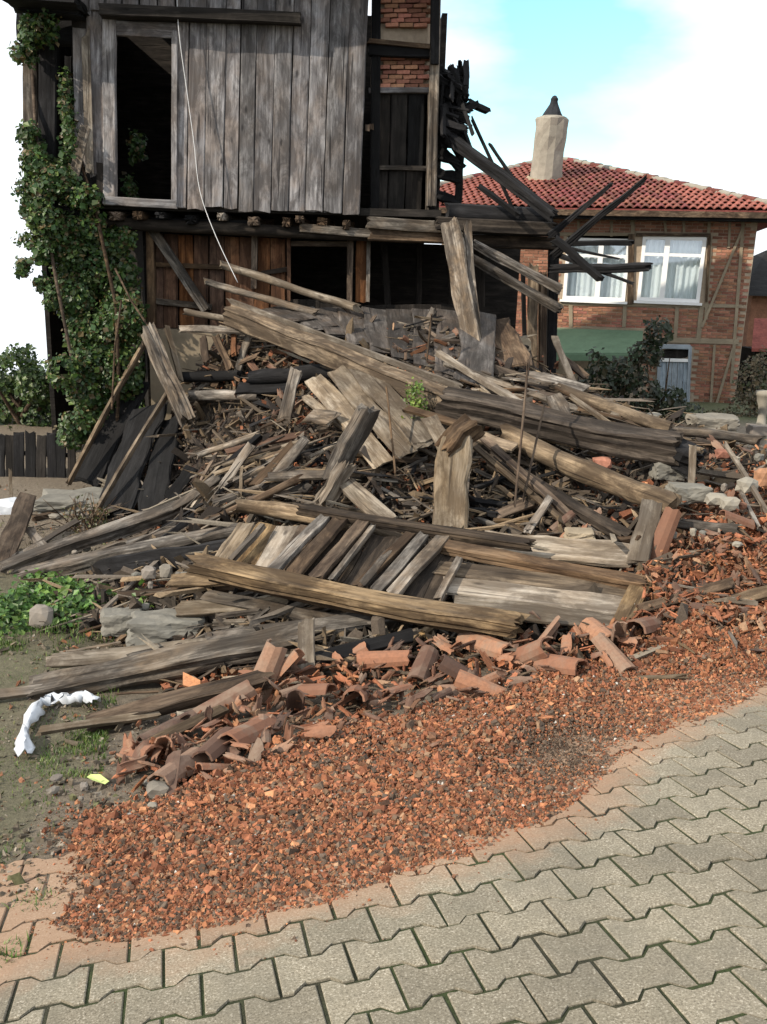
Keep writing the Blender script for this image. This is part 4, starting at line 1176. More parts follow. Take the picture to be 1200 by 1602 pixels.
# ------------------------------------------------------------------ fallen timbers
# kind b: squared beam, p: board (face towards the viewer and up), l: log; width in photo pixels; distance given at both ends (0: lies on the heap)
def seat(px, py, Y):        # nothing lies under the heap's own surface
    s = S(px, py).y
    return min(Y, s + 0.02) if s < 10.6 else Y
def timber(name, label, cat, x0, y0, x1, y1, wpx, kind, mat, Y0=0, Y1=0, lift=0.05, ratio=1.0, tk=0.03, face=None, group=None, **k):
    a = W(x0, y0, seat(x0, y0, Y0)) if Y0 else S(x0, y0, lift)
    b_ = W(x1, y1, seat(x1, y1, Y1)) if Y1 else S(x1, y1, lift)
    w = wpx * mpp((a + b_) / 2)
    mid = (a + b_) / 2
    if kind == 'p':
        n = Vector(face) if face else ((CAM - mid).normalized() + Vector((0, 0, .9))).normalized()
        kk = dict(rag=0.04, wob=0.08, split=0.05); kk.update(k)
        o = piece(name, a, b_, w, tk, mat, n, **kk)
    else:
        kk = dict(rag=0.06, wob=0.09, split=.02); kk.update(k)
        n = Vector(face) if face else ((CAM - mid).normalized() * .4 + Vector((0, 0, 1))).normalized()
        if kind == 'l': kk['shape'] = 'log'
        o = piece(name, a, b_, w * ratio, w, mat, n, **kk)
    return tag(o, label, cat, group)
T = timber
BM, PLK, LG = 'timber_beam', 'plank', 'log'
# charred rafters up at the right corner
T('charred_rafter', 'long charred rafter sloping down from the burnt roof corner', 'rafter', 690, 204, 862, 335, 16.0, 'b', 'char', 11.4, 10.7)
T('charred_lath', 'thin charred lath sticking up highest above the sloping rafter', 'lath', 739, 188, 800, 322, 4.0, 'b', 'char', 11.3, 10.9)
T('charred_lath', 'short thin charred lath beside the rounded chimney', 'lath', 768, 228, 812, 292, 4.0, 'b', 'char', 11.2, 10.9)
T('charred_lath', 'charred stub of lath leaning left over the beam end', 'lath', 753, 294, 808, 334, 7.2, 'b', 'char', 10.9, 10.7)
T('charred_lath', 'charred splinter beside the burnt tangle pointing down', 'lath', 716, 178, 742, 246, 4.8, 'b', 'char', 11.5, 11.3)
T('charred_rafter', 'charred rafter end reaching up right across the red roof', 'rafter', 868, 398, 1006, 283, 12.0, 'b', 'char', 10.8, 10.3, taper=0.45)
T('charred_rafter', 'shorter charred rafter crossing below the one over the red roof', 'rafter', 862, 366, 951, 292, 10.4, 'b', 'char', 10.9, 10.5, taper=0.4)
T('charred_bar', 'charred horizontal bar across the top of the left white window', 'timber', 868, 381, 984, 380, 7.2, 'b', 'char', 10.8, 10.4)
T('charred_bar', 'short charred splinter below the bar at the window top', 'timber', 872, 384, 964, 404, 4.8, 'b', 'char', 10.8, 10.4, taper=.5)
T('charred_bar', 'thick charred bar level across both white windows', 'timber', 866, 420, 1012, 418, 11.2, 'b', 'char', 10.8, 10.2)
T('charred_bar', 'charred splinter pointing down right below the level bar', 'timber', 876, 400, 985, 442, 7.2, 'b', 'char', 10.8, 10.3, taper=.5)
T('charred_bar', 'charred plank stub dropping before the left window glass', 'timber', 872, 376, 937, 434, 9.6, 'b', 'char', 10.7, 10.4)
# props and struts in front of the wing
T('prop_board', 'tall split grey board propped under the wing beam', 'board', 704, 352, 738, 545, 30, 'p', 'grey', 10.35, 9.9, tk=0.05, face=(-.45, -1, .1), split=.04)
T('prop_board', 'grey prop with a bright split edge beside the tall board', 'board', 731, 362, 748, 543, 24, 'b', 'grey', 10.4, 9.95, ratio=.5)
T('strut', 'upper grey strut slanting down right across the dark opening', 'strut', 746, 384, 872, 450, 12, 'b', 'grey', 10.5, 10.4)
T('strut', 'lower grey strut slanting down right across the dark opening', 'strut', 744, 408, 872, 482, 12, 'b', 'grey', 10.4, 10.2)
T('strut', 'thin light board leaning against the right end posts', 'strut', 868, 528, 902, 612, 10, 'p', 'pale', 9.9, 9.2)
T(PLK, 'brown plank end leaning beside the right end posts', 'plank', 880, 560, 915, 588, 12, 'p', 'brown', 9.8, 9.5)
# upper edge of the heap
T('roof_pole', 'long thin pole sloping right from the red boarded wall', 'pole', 350, 415, 556, 482, 13, 'l', 'pale', 10.75, 10.1)
T('roof_pole', 'second thin pole lying below the topmost pole', 'pole', 324, 441, 492, 488, 11, 'l', 'grey', 10.7, 10.2)
T('roof_pole', 'short pale pole end sticking out left of the golden beam', 'pole', 294, 488, 372, 502, 10, 'l', 'pale', 10.4, 10.1)
T(PLK, 'grey plank stub at the left end of the golden beam', 'plank', 285, 515, 420, 520, 13, 'p', 'grey', 10.3, 9.9)
T(BM, 'long golden squared beam running down across the heap', 'beam', 362, 492, 708, 632, 31, 'b', 'gold', 10.1, 7.75, ratio=.8)
T('metal_strip', 'long pale edge strip along the top of the golden beam', 'strip', 366, 473, 716, 604, 9, 'b', 'pale', 10.15, 7.95, ratio=.5, wob=.02)
T(LG, 'dark split log continuing from the end of the golden beam', 'log', 700, 630, 1052, 702, 40, 'b', 'dkbrown', 7.75, 6.9, ratio=.9)
T(LG, 'black block painting the shaded end of the dark split log', 'log', 1046, 702, 1084, 722, 38, 'b', 'char', 6.95, 6.85)  # added block: shade on the log's right-facing end, put into its colour
T(LG, 'golden barked log ending beside the pale upright board', 'log', 792, 682, 1046, 788, 36, 'l', 'gold', 7.4, 6.3)
T(BM, 'dark beam lying just under the golden barked log', 'beam', 770, 720, 975, 838, 20, 'b', 'dkbrown', 7.2, 6.2)
T(LG, 'golden log high on the right before the dark shrub', 'log', 880, 612, 1042, 668, 20, 'l', 'gold', 8.7, 7.8)
T(LG, 'grey log lying level at the right under the brick house', 'log', 1036, 672, 1182, 688, 17, 'l', 'grey', 8.2, 7.9)
T(PLK, 'thin pale lath across the dark log pointing down right', 'plank', 896, 622, 968, 672, 6, 'b', 'pale', 7.9, 7.2)
T(PLK, 'whitish thin board along the top of the black log end', 'plank', 962, 672, 1095, 706, 10, 'p', 'pale', 7.3, 6.8)
T(PLK, 'whitish slat hanging upright below the black log end', 'plank', 1084, 704, 1080, 780, 11, 'p', 'pale', 6.75, 6.6, face=(-.3, -1, .2), bow=.04)
T(PLK, 'pale upright board at the end of the golden barked log', 'plank', 1020, 790, 998, 876, 32, 'p', 'pale', 6.15, 6.0, tk=.04, face=(-.5, -1, .25))
T(PLK, 'grey lath crossing over the upper edge of the dark log', 'plank', 690, 555, 830, 640, 9, 'b', 'pale', 8.5, 7.7)
T(PLK, 'long grey lath behind the golden beam end', 'plank', 700, 570, 905, 640, 10, 'p', 'grey', 8.7, 8.1)
T(PLK, 'dark plank below the right end posts', 'plank', 720, 560, 880, 612, 16, 'p', 'dkbrown', 9.2, 8.7)
T(PLK, 'bluish grey bent sheet among laths right of the dark log', 'plank', 868, 622, 888, 662, 26, 'p', 'grey', 7.8, 7.5)
T(PLK, 'grey broad board under the right end posts', 'plank', 832, 590, 910, 610, 26, 'p', 'grey', 8.9, 8.6)
T('stick', 'tall thin stem standing before the dark log', 'stick', 826, 572, 806, 785, 4, 'l', 'brown', 7.0, 6.5)
T('stick', 'shorter thin stem standing right of the tall stem', 'stick', 850, 640, 820, 775, 3.5, 'l', 'brown', 7.0, 6.6)
T('stick', 'thin curved twig left of the dark upright block', 'stick', 605, 610, 618, 735, 3.5, 'l', 'brown', 7.6, 7.0)
T('stick', 'thin dark stem standing on the boarded slab', 'stick', 675, 498, 668, 560, 3.5, 'l', 'brown', 8.9, 8.6)
# pale slanted boards in the middle
T(PLK, 'pale wide board on the left of the slanting board group', 'plank', 494, 596, 598, 722, 34, 'p', 'pale', 8.5, 7.35, tk=.03)
T(PLK, 'pale wide board in the middle of the slanting board group', 'plank', 528, 582, 636, 706, 36, 'p', 'pale', 8.55, 7.35, tk=.03)
T(PLK, 'pale wide board on the right of the slanting board group', 'plank', 566, 580, 664, 690, 38, 'p', 'pale', 8.5, 7.4, tk=.03)
T(PLK, 'narrow pale broken board left of the slanting board group', 'plank', 478, 622, 545, 672, 14, 'p', 'pale', 8.4, 7.8)
T(PLK, 'short broken grey board resting on the pale slanting boards', 'plank', 484, 650, 520, 655, 32, 'p', 'grey', 8.0, 7.8)
T(BM, 'thick grey beam stump leaning up right in the middle', 'beam', 522, 745, 574, 645, 32, 'b', 'grey', 7.0, 7.0, ratio=.7)
T(BM, 'pale cut foot of the thick leaning beam stump', 'beam', 508, 785, 540, 730, 30, 'b', 'pale', 6.85, 6.95, ratio=.6)
T(PLK, 'pale broken board lying below the leaning stump', 'plank', 545, 760, 605, 812, 30, 'p', 'pale', 6.9, 6.6)
T(PLK, 'wide upright beige board standing in the middle of the heap', 'plank', 712, 690, 702, 822, 52, 'p', 'pale', 6.75, 6.45, tk=.06, face=(-.2, -1, .15), rag=.05)
T(BM, 'dark notched block on top of the upright beige board', 'beam', 700, 704, 735, 668, 34, 'b', 'brown', 6.75, 6.8)
T(PLK, 'curved bark slab left of the upright beige board', 'plank', 672, 655, 700, 705, 26, 'p', 'pale', 7.2, 6.95, bow=.06)
T(PLK, 'splintered grey stub standing under the golden beam', 'plank', 462, 584, 446, 652, 20, 'p', 'grey', 8.6, 8.4, face=(-.3, -1, .2), split=.12)
T(PLK, 'rough brown board between the bark slab and the golden beam', 'plank', 640, 640, 735, 668, 12, 'p', 'brown', 7.6, 7.3)
# diagonal laths right of the upright board
T(PLK, 'thin lath slanting down right of the upright beige board', 'plank', 735, 690, 890, 822, 10, 'p', 'gold', 7.0, 6.35)
T(PLK, 'second lath slanting down beside the thin lath', 'plank', 760, 690, 900, 815, 12, 'p', 'brown', 7.1, 6.4)
T(PLK, 'short bluish lath crossing the slanting laths', 'plank', 858, 782, 828, 828, 12, 'p', 'grey', 6.5, 6.3)
T(PLK, 'broad brown board lying flat in the dark hollow', 'plank', 775, 808, 830, 785, 18, 'p', 'brown', 6.7, 6.6)
T(PLK, 'dark board on the heap left of the golden barked log', 'plank', 742, 680, 800, 700, 20, 'p', 'gold', 7.3, 7.1)
T(PLK, 'long dusty pale board lying over the right end of the wall frame', 'plank', 760, 850, 985, 872, 44, 'p', 'pale', 6.25, 5.95, tk=.04)
# left, under the house
T('leaning_post', 'thick grey post leaning from the ivy corner down to the right', 'post', 232, 520, 292, 655, 28, 'b', 'grey', 10.2, 9.6, ratio=.7)
T('lath', 'thin pale lath beside the leaning corner post', 'lath', 262, 515, 282, 592, 8, 'b', 'pale', 10.2, 10.0)
T('leaning_board', 'long thin board edge leaning from the corner post to the ground', 'board', 268, 606, 144, 812, 10, 'b', 'gold', 9.9, 8.9, ratio=.5)
T('leaning_board', 'board edge leaning out of the ivy to the ground at left', 'board', 224, 540, 110, 752, 10, 'b', 'gold', 10.6, 9.9, ratio=.5)
T('charred_or_shade_sheet', 'black charred door leaf leaning behind the long board edge', 'board', 232, 640, 176, 800, 66, 'p', 'char', 10.3, 9.3, tk=.05, face=(-.35, -1, .4))
T('charred_or_shade_sheet', 'black charred panel leaning under the ivy', 'board', 210, 600, 138, 752, 50, 'p', 'char', 10.8, 10.05, tk=.05, face=(-.35, -1, .4))
T('charred_or_shade_sheet', 'dark panel end standing against the pale cladding', 'board', 264, 660, 240, 790, 44, 'p', 'char', 10.2, 9.4, tk=.05, face=(-.2, -1, .3))
T(LG, 'dark log end stacked under the golden beam', 'log', 398, 592, 528, 580, 24, 'l', 'char', 9.6, 9.3)
T(LG, 'grey log in the stack above the pale cladding', 'log', 300, 618, 404, 620, 17, 'l', 'grey', 9.9, 9.8)
T(LG, 'charred log in the stack beside the leaning post', 'log', 290, 590, 372, 588, 17, 'l', 'char', 10.1, 10.0)
T(PLK, 'short grey board in the stack by the splintered stub', 'plank', 375, 608, 448, 605, 22, 'p', 'char', 9.6, 9.4)
for (x0, y0, x1, y1, w, mt, lb) in ((318, 530, 322, 562, 12, 'brown', 'leftmost broken stub hanging under the grey plank stub'), (338, 528, 360, 575, 12, 'brown', 'slanting broken stub second from left under the plank stub'),
        (366, 525, 366, 552, 9, 'red', 'short red stub third from left under the plank stub'), (388, 530, 372, 580, 11, 'grey', 'curved broken stub rightmost under the plank stub')):
    T('broken_stub', lb, 'stub', x0, y0, x1, y1, w, 'p', mt, 10.1, 10.0, face=(-.3, -1, .2))
# sticks on the left flank
T('split_log', 'dark round stick high on the left flank of the heap', 'log', 312, 712, 404, 680, 11, 'l', 'grey', 8.7, 8.5)
T('split_log', 'rusty orange split wood on the left flank', 'log', 360, 706, 474, 680, 12, 'p', 'red', 8.5, 8.2)
T('split_log', 'pale thin stick under the rusty split wood', 'log', 356, 726, 476, 690, 8, 'l', 'pale', 8.2, 7.9)
T(BM, 'weathered beam from the left flank down to the ground edge', 'beam', 10, 890, 285, 792, 21, 'b', 'grey', 7.5, 8.1)
T(BM, 'long rotten beam lowest on the left above the green weeds', 'beam', 40, 900, 372, 832, 20, 'b', 'grey', 7.15, 6.9, ratio=1.3)
T('charred_or_shade_sheet', 'dark sheet painting the shade under the long rotten beam', 'board', 150, 892, 360, 860, 34, 'p', 'char', 7.05, 6.85, face=(.2, -1, .15))  # added dark sheet: the shade on the beam's front, put into colour
T(LG, 'grey log across the middle left ending near the golden pole', 'log', 205, 852, 478, 762, 15, 'l', 'grey', 7.5, 7.3)
T(LG, 'gnarled brown log running up to the leaning stump', 'log', 300, 828, 470, 748, 12, 'l', 'brown', 7.4, 7.2)
T(PLK, 'grey split board on the left flank above the gnarled log', 'plank', 262, 800, 345, 745, 16, 'p', 'grey', 8.0, 7.8)
T(PLK, 'grey short plank sloping to the left on the left flank', 'plank', 350, 760, 390, 700, 14, 'p', 'grey', 7.8, 7.9)
T(PLK, 'dark plank below the orange split wood', 'plank', 398, 760, 455, 700, 15, 'p', 'brown', 7.6, 7.8)
T(PLK, 'mossy green tinged plank left of the leaning stump', 'plank', 430, 745, 476, 690, 16, 'p', 'grey', 7.5, 7.6)
T(PLK, 'level grey plank behind the foot of the leaning stump', 'plank', 425, 745, 520, 742, 16, 'p', 'grey', 7.3, 7.1)
T(PLK, 'charred broken board by the pale cladding foot', 'plank', 268, 778, 298, 735, 20, 'p', 'char', 8.8, 8.9)
T(PLK, 'small pale stick upright on the left flank', 'plank', 376, 772, 378, 735, 5, 'b', 'pale', 7.5, 7.5)
T(PLK, 'weathered board leaning at the left picture edge', 'plank', 5, 880, 44, 775, 30, 'p', 'brown', 7.9, 8.6)
T(PLK, 'short weathered plank beside the leaning edge board', 'plank', 46, 828, 76, 866, 14, 'p', 'grey', 8.2, 7.8)
T(PLK, 'thin white lath at the far left edge', 'plank', 16, 740, 18, 785, 5, 'b', 'pale', 9.6, 9.5)
T(PLK, 'light grey lath lying among stones on the left', 'plank', 30, 870, 120, 815, 8, 'p', 'grey', 7.9, 8.3)
# golden pole above the fallen wall frame
T('pole', 'golden pole lying along the top of the fallen wall frame', 'pole', 378, 790, 560, 822, 24, 'l', 'gold', 6.75, 6.45)
T('pole', 'golden pole end showing behind the slats of the wall frame', 'pole', 560, 820, 640, 850, 20, 'l', 'gold', 6.4, 6.2)

# the fallen wall frame is one thing: rails, boards, slats
fw = thing('fallen_wall_frame', 'fallen wall frame with dark slats lying across the middle', 'wall frame', W(640, 960, 5.6))
FA, FB, FC = W(315, 890, 5.72), W(985, 985, 5.02), W(640, 815, 6.3)
fnrm = (FB - FA).cross(FC - FA).normalized()
if fnrm.z < 0: fnrm = -fnrm
def FWP(px, py, up=0.0):      # on the plane of the fallen wall, raised by up
    d = ray(px, py); c = FA + fnrm * up; t = (c - CAM).dot(fnrm) / d.dot(fnrm)
    return CAM + d * t
def fp(name, x0, y0, x1, y1, w, mt, up=0.0, tk=.03, beam=False, **k):
    a, b_ = FWP(x0, y0, up), FWP(x1, y1, up); ww = w * mpp((a + b_) / 2)
    kk = dict(rag=.04, wob=.06, split=.03); kk.update(k)
    return piece(name, a, b_, ww * (1 if beam else 1.15), ww * .7 if beam else tk, mt, fnrm, fw, **kk)
fp('bottom_rail', 314, 884, 792, 976, 36, 'gold', .05, beam=True, rag=.08)
fp('bottom_rail', 330, 902, 780, 992, 14, 'brown', -.05, beam=True)
fp('top_rail', 474, 797, 822, 852, 20, 'dkbrown', .05, beam=True)
fp('top_rail', 698, 855, 1004, 914, 25, 'brown', .02, beam=True)
for i, (x0, y0, x1, y1, w) in enumerate(((690, 890, 996, 930, 38), (700, 917, 992, 953, 40), (716, 945, 985, 980, 38))):
    fp('board', x0, y0, x1, y1, w, ('gold', 'pale', 'pale')[i], -.02 + i * .006, .025)
fp('end_board', 1004, 912, 968, 984, 26, 'gold', .02)
for i, (x0, y0, x1, y1, w, mt) in enumerate(((386, 822, 352, 872, 26, 'pale'), (418, 824, 384, 880, 32, 'gold'), (450, 826, 414, 888, 30, 'pale'), (482, 828, 446, 892, 30, 'brown'), (520, 832, 480, 900, 36, 'dkbrown'), (560, 836, 520, 908, 36, 'dkbrown'), (600, 842, 560, 915, 36, 'dkbrown'), (640, 848, 600, 922, 36, 'dkbrown'), (680, 858, 640, 930, 38, 'dkbrown'), (712, 866, 676, 938, 34, 'dkbrown'))):
    fp('board', x0, y0, x1, y1, w, mt, -.035 + .004 * (i % 3), .022)  # the dark brown ones paint the shade in the gaps between slats
for (x0, y0, x1, y1, w, mt) in ((506, 812, 428, 892, 17, 'grey'), (530, 816, 462, 896, 22, 'brown'), (566, 820, 496, 902, 20, 'brown'), (582, 826, 520, 905, 7, 'grey'),
        (640, 838, 560, 918, 15, 'brown'), (662, 840, 590, 922, 17, 'grey'), (692, 842, 616, 928, 19, 'grey'), (606, 868, 568, 915, 11, 'grey'), (716, 878, 686, 936, 10, 'grey'), (412, 822, 362, 876, 8, 'grey')):
    fp('slat', x0, y0, x1, y1, w, mt, .045, .04)

# boarded slab on top of the heap
sb = thing('collapsed_floor_slab', 'broad slab of collapsed floor boards on top of the heap', 'floor slab', W(600, 540, 9.3))
for i in range(9):
    f = i / 8
    x0, y0 = 420 + 300 * f, 484 + 4 * f; x1, y1 = 500 + 270 * f, 508 + 78 * f
    a, b_ = W(x0, y0, 10.45), W(x1, y1, 9.7 - .9 * f)
    piece('floor_board', W(430 + 40 * i, 482 + i * 1.0, 10.55 - .05 * i), W(470 + 34 * i, 500 + i * 12.5, 9.95 - .18 * i), 50 * mpp(a), .03, 'slab', Vector((.15, -.55, 1)), sb, rag=.04)
T('floor_board', 'loose dark board right of the grey props on the heap top', 'board', 770, 505, 800, 572, 60, 'p', 'brown', 10.1, 9.5)

# lower left beams
T(BM, 'big squared grey beam lowest on the left of the heap', 'beam', 60, 1082, 470, 1000, 30, 'b', 'grey', 4.95, 5.15, ratio=1.5)
T(BM, 'squared beam behind the big lowest grey beam', 'beam', 210, 1040, 560, 975, 24, 'b', 'grey', 5.25, 5.4, ratio=1.5)
T(PLK, 'wide pale plank lying left above the big grey beam', 'plank', 82, 1034, 330, 1008, 24, 'p', 'pale', 5.3, 5.5)
T(PLK, 'tapering grey plank pointing to the left picture edge', 'plank', -10, 1088, 150, 1066, 16, 'p', 'grey', 4.85, 5.0)
T(BM, 'tan beam half buried below the big grey beam', 'beam', 150, 1130, 412, 1062, 22, 'b', 'brown', 4.35, 4.65, ratio=1.3)
T(PLK, 'long brown plank among the tiles at lower left', 'plank', 190, 1184, 342, 1112, 17, 'p', 'gold', 3.95, 4.25)
T(PLK, 'whitish rotten stick above the bright grass tuft', 'plank', 70, 1142, 240, 1118, 11, 'p', 'pale', 4.2, 4.4)
T(PLK, 'short tan board standing upright in the tile band', 'plank', 478, 978, 480, 1048, 27, 'p', 'pale', 4.95, 4.85, face=(-.1, -1, .2))
T(PLK, 'dark wet plank right of the short upright board', 'plank', 500, 1030, 640, 995, 22, 'p', 'char', 4.9, 5.1)
T(PLK, 'light grey broken slab above the concrete block', 'plank', 285, 952, 440, 945, 26, 'p', 'pale', 5.65, 5.6)
T(PLK, 'thin brown split wood left of the wall frame rail', 'plank', 188, 932, 380, 918, 14, 'p', 'brown', 6.3, 6.0)
T(PLK, 'splintered golden chunk at the left end of the frame rail', 'plank', 272, 908, 352, 905, 24, 'p', 'gold', 6.0, 5.85, split=.1)
T(PLK, 'grey plank under the left end of the frame rail', 'plank', 330, 935, 560, 978, 22, 'p', 'grey', 5.7, 5.4)
T(PLK, 'broad silvery plank running into the big grey beam', 'plank', 330, 1000, 620, 962, 24, 'p', 'grey', 5.3, 5.4)
# right flank
T(PLK, 'dark curved board in the tile rubble right of the wall frame', 'plank', 1008, 952, 1142, 914, 18, 'p', 'brown', 5.25, 5.2)
T(PLK, 'tan board at the right beyond the dark curved board', 'plank', 1120, 950, 1205, 925, 20, 'p', 'gold', 5.0, 5.05)
T(PLK, 'thin bright lath slanting at the right edge', 'plank', 1136, 698, 1200, 800, 6, 'b', 'pale', 7.2, 6.6)
T(PLK, 'long thin stick crossing the slanting lath at the right', 'plank', 1160, 770, 1186, 822, 5, 'b', 'grey', 6.6, 6.3)
T(PLK, 'pale flat lath over brick rubble at the right', 'plank', 1098, 738, 1170, 748, 9, 'p', 'pale', 7.0, 6.9)
T('stick', 'grey driftwood like stick on the crushed tile at the right', 'stick', 992, 1062, 1060, 1058, 8, 'l', 'pale', 4.45, 4.4)
T('stick', 'thin lath standing upright before the wall frame end', 'stick', 977, 1006, 974, 1050, 6, 'b', 'gold', 4.85, 4.8)
T(LG, 'grey round pole lying behind the upright roof tile', 'log', 1066, 820, 1146, 828, 18, 'l', 'grey', 6.0, 5.9)

# cord hanging from the eaves to the heap
def tube(name, pts, r, mat, k=6, parent=None):
    V = []; F = []
    pts = [Vector(p) for p in pts]
    for i, p in enumerate(pts):
        d = (pts[min(i + 1, len(pts) - 1)] - pts[max(i - 1, 0)]).normalized()
        u = d.orthogonal().normalized(); v = d.cross(u)
        rr = r[i] if isinstance(r, (list, tuple)) else r
        for j in range(k):
            an = 2 * math.pi * j / k; V.append(p + u * rr * math.cos(an) + v * rr * math.sin(an))
    for i in range(len(pts) - 1):
        for j in range(k):
            F.append((i * k + j, i * k + (j + 1) % k, (i + 1) * k + (j + 1) % k, (i + 1) * k + j))
    F.append(tuple(range(k))); F.append(tuple(range((len(pts) - 1) * k, len(pts) * k)))
    return mesh_from(name, V, F, True)
pts = [FU(276, -60, -.15), FU(279, 40, -.15), FU(292, 140, -.16), FU(303, 220, -.18), FU(313, 300, -.2), W(338, 370, 10.6), W(372, 442, 10.5)]
fine = []
for i in range(len(pts) - 1):
    p0_, p1_, p2_, p3_ = pts[max(i - 1, 0)], pts[i], pts[i + 1], pts[min(i + 2, len(pts) - 1)]
    for q in range(5):
        u = q / 5; fine.append(.5 * ((2 * p1_) + (p2_ - p0_) * u + (2 * p0_ - 5 * p1_ + 4 * p2_ - p3_) * u * u + (3 * p1_ - p0_ - 3 * p2_ + p3_) * u ** 3))
fine.append(pts[-1])
top('cord', tube('cord', fine, 0.0045, 'rope'), 'rope', label='thin white cord hanging across the plank wall', cat='cord')

# landmarks that loose pieces are described by
LM = [(330, 512, 'the grey plank stub'), (460, 615, 'the splintered grey stub'), (260, 590, 'the leaning corner post'), (345, 640, 'the pale cladding'), (410, 690, 'the rusty split wood'), (548, 690, 'the leaning stump'), (570, 650, 'the pale slanting boards'),
 (705, 750, 'the upright beige board'), (540, 560, 'the golden beam'), (870, 670, 'the dark split log'), (920, 735, 'the golden barked log'), (960, 640, 'the upper golden log'), (1010, 835, 'the pale upright board'), (1082, 740, 'the whitish hanging slat'), (1110, 680, 'the grey level log'),
 (850, 570, 'the wing end posts'), (735, 500, 'the tall grey props'), (620, 500, 'the floor slab'), (450, 495, 'the edge strip'), (150, 850, 'the rotten beam'), (330, 850, 'the gnarled log'), (40, 830, 'the edge board'), (205, 720, 'the charred panels'), (460, 800, 'the golden pole'),
 (560, 870, 'the dark slats'), (880, 930, 'the frame boards'), (330, 890, 'the frame rail end'), (640, 960, 'the frame rail'), (260, 970, 'the concrete block'), (200, 1020, 'the wide pale plank'), (330, 1040, 'the big grey beam'), (260, 1100, 'the tan half buried beam'), (260, 1150, 'the long brown plank'),
 (478, 1020, 'the short upright board'), (560, 1100, 'the dark brown tile'), (388, 1160, 'the lowest curved tile'), (408, 1072, 'the tile on edge'), (758, 1018, 'the long pale tile'), (735, 1075, 'the stubby tipped tiles'), (820, 1035, 'the sharply tilted tile'), (935, 1000, 'the orange tile'), (1012, 985, 'the upright round tile'), (1032, 850, 'the salmon barrel tile'),
 (662, 1052, 'the curved tile'), (600, 1040, 'the left orange tile'), (280, 1215, 'the dusty tile'), (248, 1243, 'the rounded stone'), (40, 870, 'the leaning edge board'), (120, 800, 'the concrete slab'), (130, 1230, 'the pale leaf'), (90, 1250, 'the dirt below the plastic strip'), (280, 935, 'the splintered golden chunk'), (400, 940, 'the light grey slab'), (492, 1090, 'the small orange tile'), (1075, 935, 'the dark curved board'), (1160, 935, 'the right tan board'), (1025, 1060, 'the driftwood stick'), (1170, 780, 'the crossing sticks'), (1120, 795, 'the white plaster chunks'),
 (880, 1175, 'the dark dirt patch'), (780, 1110, 'the middle of the crushed tile'), (620, 1180, 'the crushed tile below the dark brown tile'), (450, 1240, 'the lower crushed tile'), (1110, 870, 'the grey round pole'), (1190, 890, 'the right picture edge'), (1190, 1000, 'the right edge of the crushed tile'), (840, 800, 'the slanting laths'), (900, 855, 'the dusty board')]
USED = {}
def near_label(kind, x, y, z=''):
    best = sorted(LM, key=lambda l: math.hypot(l[0] - x, (l[1] - y) * 1.4))[0]
    dx, dy = x - best[0], (y - best[1]) * 1.4
    side = ('right of' if dx > 0 else 'left of') if abs(dx) > abs(dy) else ('below' if dy > 0 else 'above')
    return kind + ' just ' + side + ' ' + best[2]
MATW = {'grey': 'grey', 'pale': 'pale', 'gold': 'golden', 'brown': 'brown', 'char': 'charred', 'red': 'reddish'}
# ------------------------------------------------------------------ smaller loose timbers filling the heap
rnd = random.Random(77)
zones = [  # (polygon, count, length px, width px, angle mean, spread, materials, label, group)
 ([(290,520),(520,520),(520,690),(300,640)], 34, (25, 80), (4, 12), 0.1, .5, ['brown', 'char', 'grey', 'red'], 'broken piece of wood in the dark stack above the pale cladding', 'wood stacked above the cladding'),
 ([(150,800),(420,690),(520,700),(500,780),(380,790),(200,890)], 62, (35, 120), (3, 10), -.5, .35, ['grey', 'grey', 'brown', 'pale', 'char'], 'loose weathered stick on the left flank of the heap', 'sticks on the left flank'),
 ([(480,490),(820,490),(860,600),(700,600)], 36, (15, 70), (3, 9), .35, .6, ['brown', 'grey', 'char', 'red'], 'small broken wood lying on the heap top near the slab', 'wood scraps on the heap top'),
 ([(720,560),(1040,660),(1060,700),(760,640)], 46, (30, 120), (3, 9), .42, .25, ['grey', 'pale', 'brown', 'gold'], 'loose lath between the dark log and the dark shrub', 'laths behind the dark log'),
 ([(600,690),(700,690),(690,800),(560,790)], 30, (25, 80), (3, 10), .6, .8, ['brown', 'grey', 'char'], 'broken board in the hollow left of the upright beige board', 'boards in the left hollow'),
 ([(740,680),(960,760),(990,860),(740,830)], 46, (25, 100), (3, 10), .6, .5, ['brown', 'grey', 'gold', 'char'], 'broken board in the hollow right of the upright beige board', 'boards in the right hollow'),
 ([(1040,680),(1210,690),(1210,860),(1060,860)], 32, (15, 60), (3, 9), .3, .8, ['pale', 'grey', 'brown', 'gold'], 'wood scrap in the brick rubble at the right', 'wood scraps at the right'),
 ([(180,920),(420,920),(640,1000),(480,1080),(150,1130),(120,1050)], 34, (25, 100), (3, 10), -.25, .3, ['grey', 'pale', 'brown'], 'loose splinter among the big beams at lower left', 'splinters at lower left'),
 ([(20,790),(160,780),(180,880),(20,900)], 12, (15, 60), (5, 10), -.5, .7, ['grey', 'brown', 'pale'], 'small board scrap left of the leaning board edges', 'board scraps at far left'),
 ([(600,1000),(1200,880),(1200,1010),(620,1090)], 16, (15, 55), (4, 9), .2, .9, ['pale', 'gold', 'brown'], 'small stick lying in the broken roof tiles', 'sticks in the tile band'),
]
